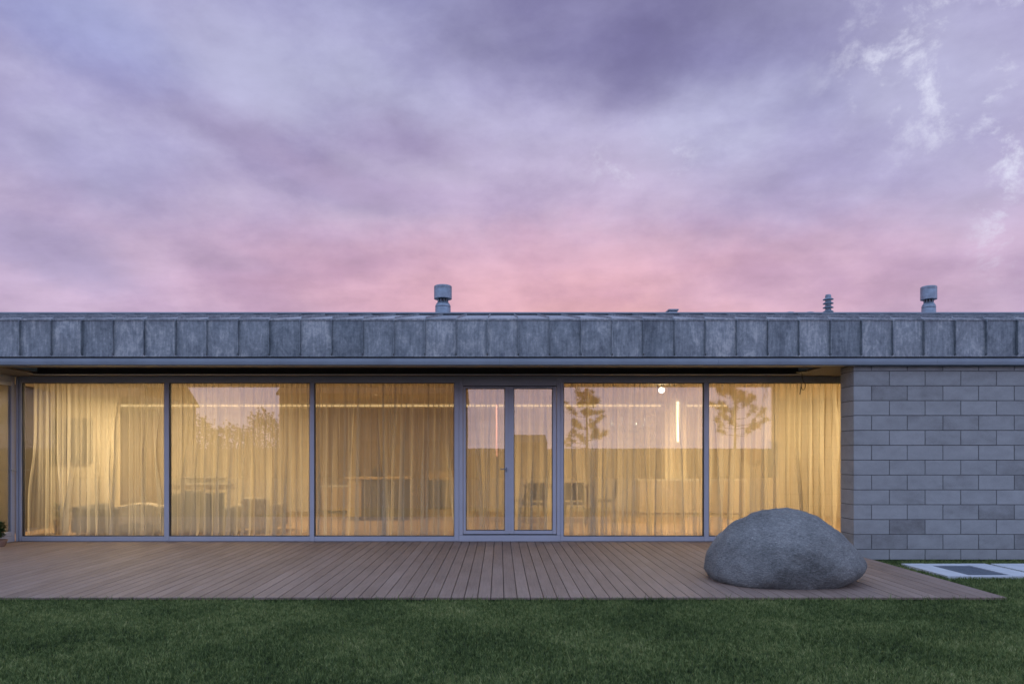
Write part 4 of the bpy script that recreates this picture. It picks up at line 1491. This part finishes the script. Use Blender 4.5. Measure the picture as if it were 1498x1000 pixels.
darken(blob(1060, 170, 130, 55, 0), (0.47, 0.47, 0.69), 0.6)
darken(blob(130, 215, 160, 60, 0), (0.44, 0.44, 0.68), 0.55)
darken(blob(1150, 405, 170, 36, 0), (0.56, 0.385, 0.56), 0.55)
darken(blob(450, 110, 200, 55, 0), (0.44, 0.45, 0.68), 0.5)
# streaky texture through the whole cloud deck (seen in perspective)
den = N.m('ADD', N.m('MAXIMUM', dz, 0.0), 0.12)
cp = N.new('ShaderNodeCombineXYZ')
N.put(cp.inputs[0], N.m('DIVIDE', dx, den))
N.put(cp.inputs[1], N.m('DIVIDE', dy, den))
cn = N.noise(N.mapping(cp.outputs[0], (1.0, 1.25, 1), (0, 0, 0.5)), 1.5, 8, 0.56, 0.2)
cn2 = N.noise(N.mapping(cp.outputs[0], (1.3, 2.4, 1), (0, 0, 0.35)), 3.0, 7, 0.58, 0.2)
tex = N.m('ADD', N.m('MULTIPLY', cn, 0.65), N.m('MULTIPLY', cn2, 0.35))
gain = N.rng(tex, 0.30, 0.70, 0.87, 1.13)
hs = N.new('ShaderNodeVectorMath', operation='SCALE')
N.put(hs.inputs[0], sk)
N.put(hs.inputs['Scale'], gain)
sk = hs.outputs[0]
puff = N.noise(N.mapping(dirv, (1.0, 1.0, 1.7), (0.0, 0.25, 0.0)), 5.0, 10, 0.60, 0.10)
pf = N.rng(puff, 0.33, 0.67, 0.0, 1.0, True)
pg_ = N.mix(pf, (0.84, 0.825, 0.88, 1), (1.12, 1.13, 1.08, 1))
mulv = N.new('ShaderNodeVectorMath', operation='MULTIPLY')
N.put(mulv.inputs[0], sk)
N.put(mulv.inputs[1], pg_)
sk = mulv.outputs[0]
fine_n = N.noise(N.mapping(dirv, (1.0, 1.0, 1.6), (0.1, 0.2, 0.0), (1.2, 0.4, 2.0)), 15.0, 8, 0.6, 0.2)
fs_ = N.new('ShaderNodeVectorMath', operation='SCALE')
N.put(fs_.inputs[0], sk)
N.put(fs_.inputs['Scale'], N.rng(fine_n, 0.33, 0.67, 0.96, 1.04))
sk = fs_.outputs[0]
# thin bright gaps, upper right and a few elsewhere
gapn = N.noise(N.mapping(dirv, (1.0, 1.0, 1.15), (0, 0.3, 0.2), (3.3, 1.7, 0)), 17.0, 9, 0.66, 0.2)
gm = N.rng(gapn, 0.49, 0.70, 0, 1, True)
gz_ = N.m('ADD', blob(1385, 95, 170, 110, -25), N.m('ADD', N.m('MULTIPLY', blob(1480, 290, 70, 90), 0.8), N.m('MULTIPLY', blob(930, 225, 90, 40), 0.55)), clamp=True)
sk = N.mix(N.m('MULTIPLY', gm, N.m('MULTIPLY', gz_, 0.85), clamp=True), sk, (0.78, 0.79, 0.95, 1))
sk = N.mix(N.m('MULTIPLY', blob(1370, 110, 140, 90, -25), 0.25), sk, (0.62, 0.63, 0.82, 1))

back = N.ramp(N.rng(el, 0, 60), [(0.0, (1.35, 1.12, 1.52)), (0.11, (1.28, 1.12, 1.60)), (0.24, (0.76, 0.90, 1.40)), (1.0, (0.75, 0.95, 1.45))])
bs = N.new('ShaderNodeVectorMath', operation='SCALE')
N.put(bs.inputs[0], back)
N.put(bs.inputs['Scale'], N.rng(tex, 0.3, 0.7, 0.88, 1.12))
fb = N.rng(dy, 0.50, -0.05, 0.0, 1.0, True)
hi = N.rng(el, 36, 55, 0.0, 1.0, True)
sky_col = N.mix(N.m('MAXIMUM', fb, N.m('MULTIPLY', hi, 0.6)), sk, bs.outputs[0])
# clear-air component of the dusk sky
nis = N.new('ShaderNodeTexSky')
nis.sky_type = 'NISHITA'
nis.sun_disc = False
nis.sun_elevation = R(1.0)
nis.sun_rotation = R(8.0)
ns = N.new('ShaderNodeVectorMath', operation='SCALE')
N.put(ns.inputs[0], nis.outputs[0])
ns.inputs['Scale'].default_value = 0.02
tot = N.vm('ADD', sky_col, ns.outputs[0])
N.put(bg.inputs['Color'], tot)
bg.inputs['Strength'].default_value = 1.0
N.l.new(bg.outputs[0], out.inputs[0])

sun = bpy.data.lights.new('sun', 'SUN')
sun.energy = 0.12
sun.angle = R(12)
sun.color = (1.0, 0.62, 0.55)
so = bpy.data.objects.new('sun', sun)
COL.objects.link(so)
so.rotation_euler = (R(-88), 0, R(-8))      # low behind the house

# ------------------------------------------------------------------ camera and render settings
cam = bpy.data.cameras.new('camera')
cam.sensor_width = 36.0
cam.lens = 36.0 * F / 1498.0
cam.shift_x = (749 - VX) / 1498.0
cam.shift_y = (VY - 500) / 1498.0
cam.clip_end = 3000
co = bpy.data.objects.new('camera', cam)
COL.objects.link(co)
co.location = (0, 0, EYE)
co.rotation_euler = (R(90), 0, 0)
scene.camera = co

scene.view_settings.view_transform = 'Standard'
scene.view_settings.look = 'None'
scene.view_settings.exposure = 0.0
scene.view_settings.gamma = 1.0
cy = scene.cycles
cy.use_denoising = True
cy.max_bounces = 10
cy.diffuse_bounces = 5
cy.glossy_bounces = 4
cy.transparent_max_bounces = 24
cy.sample_clamp_indirect = 6.0
cy.caustics_reflective = False
cy.caustics_refractive = False
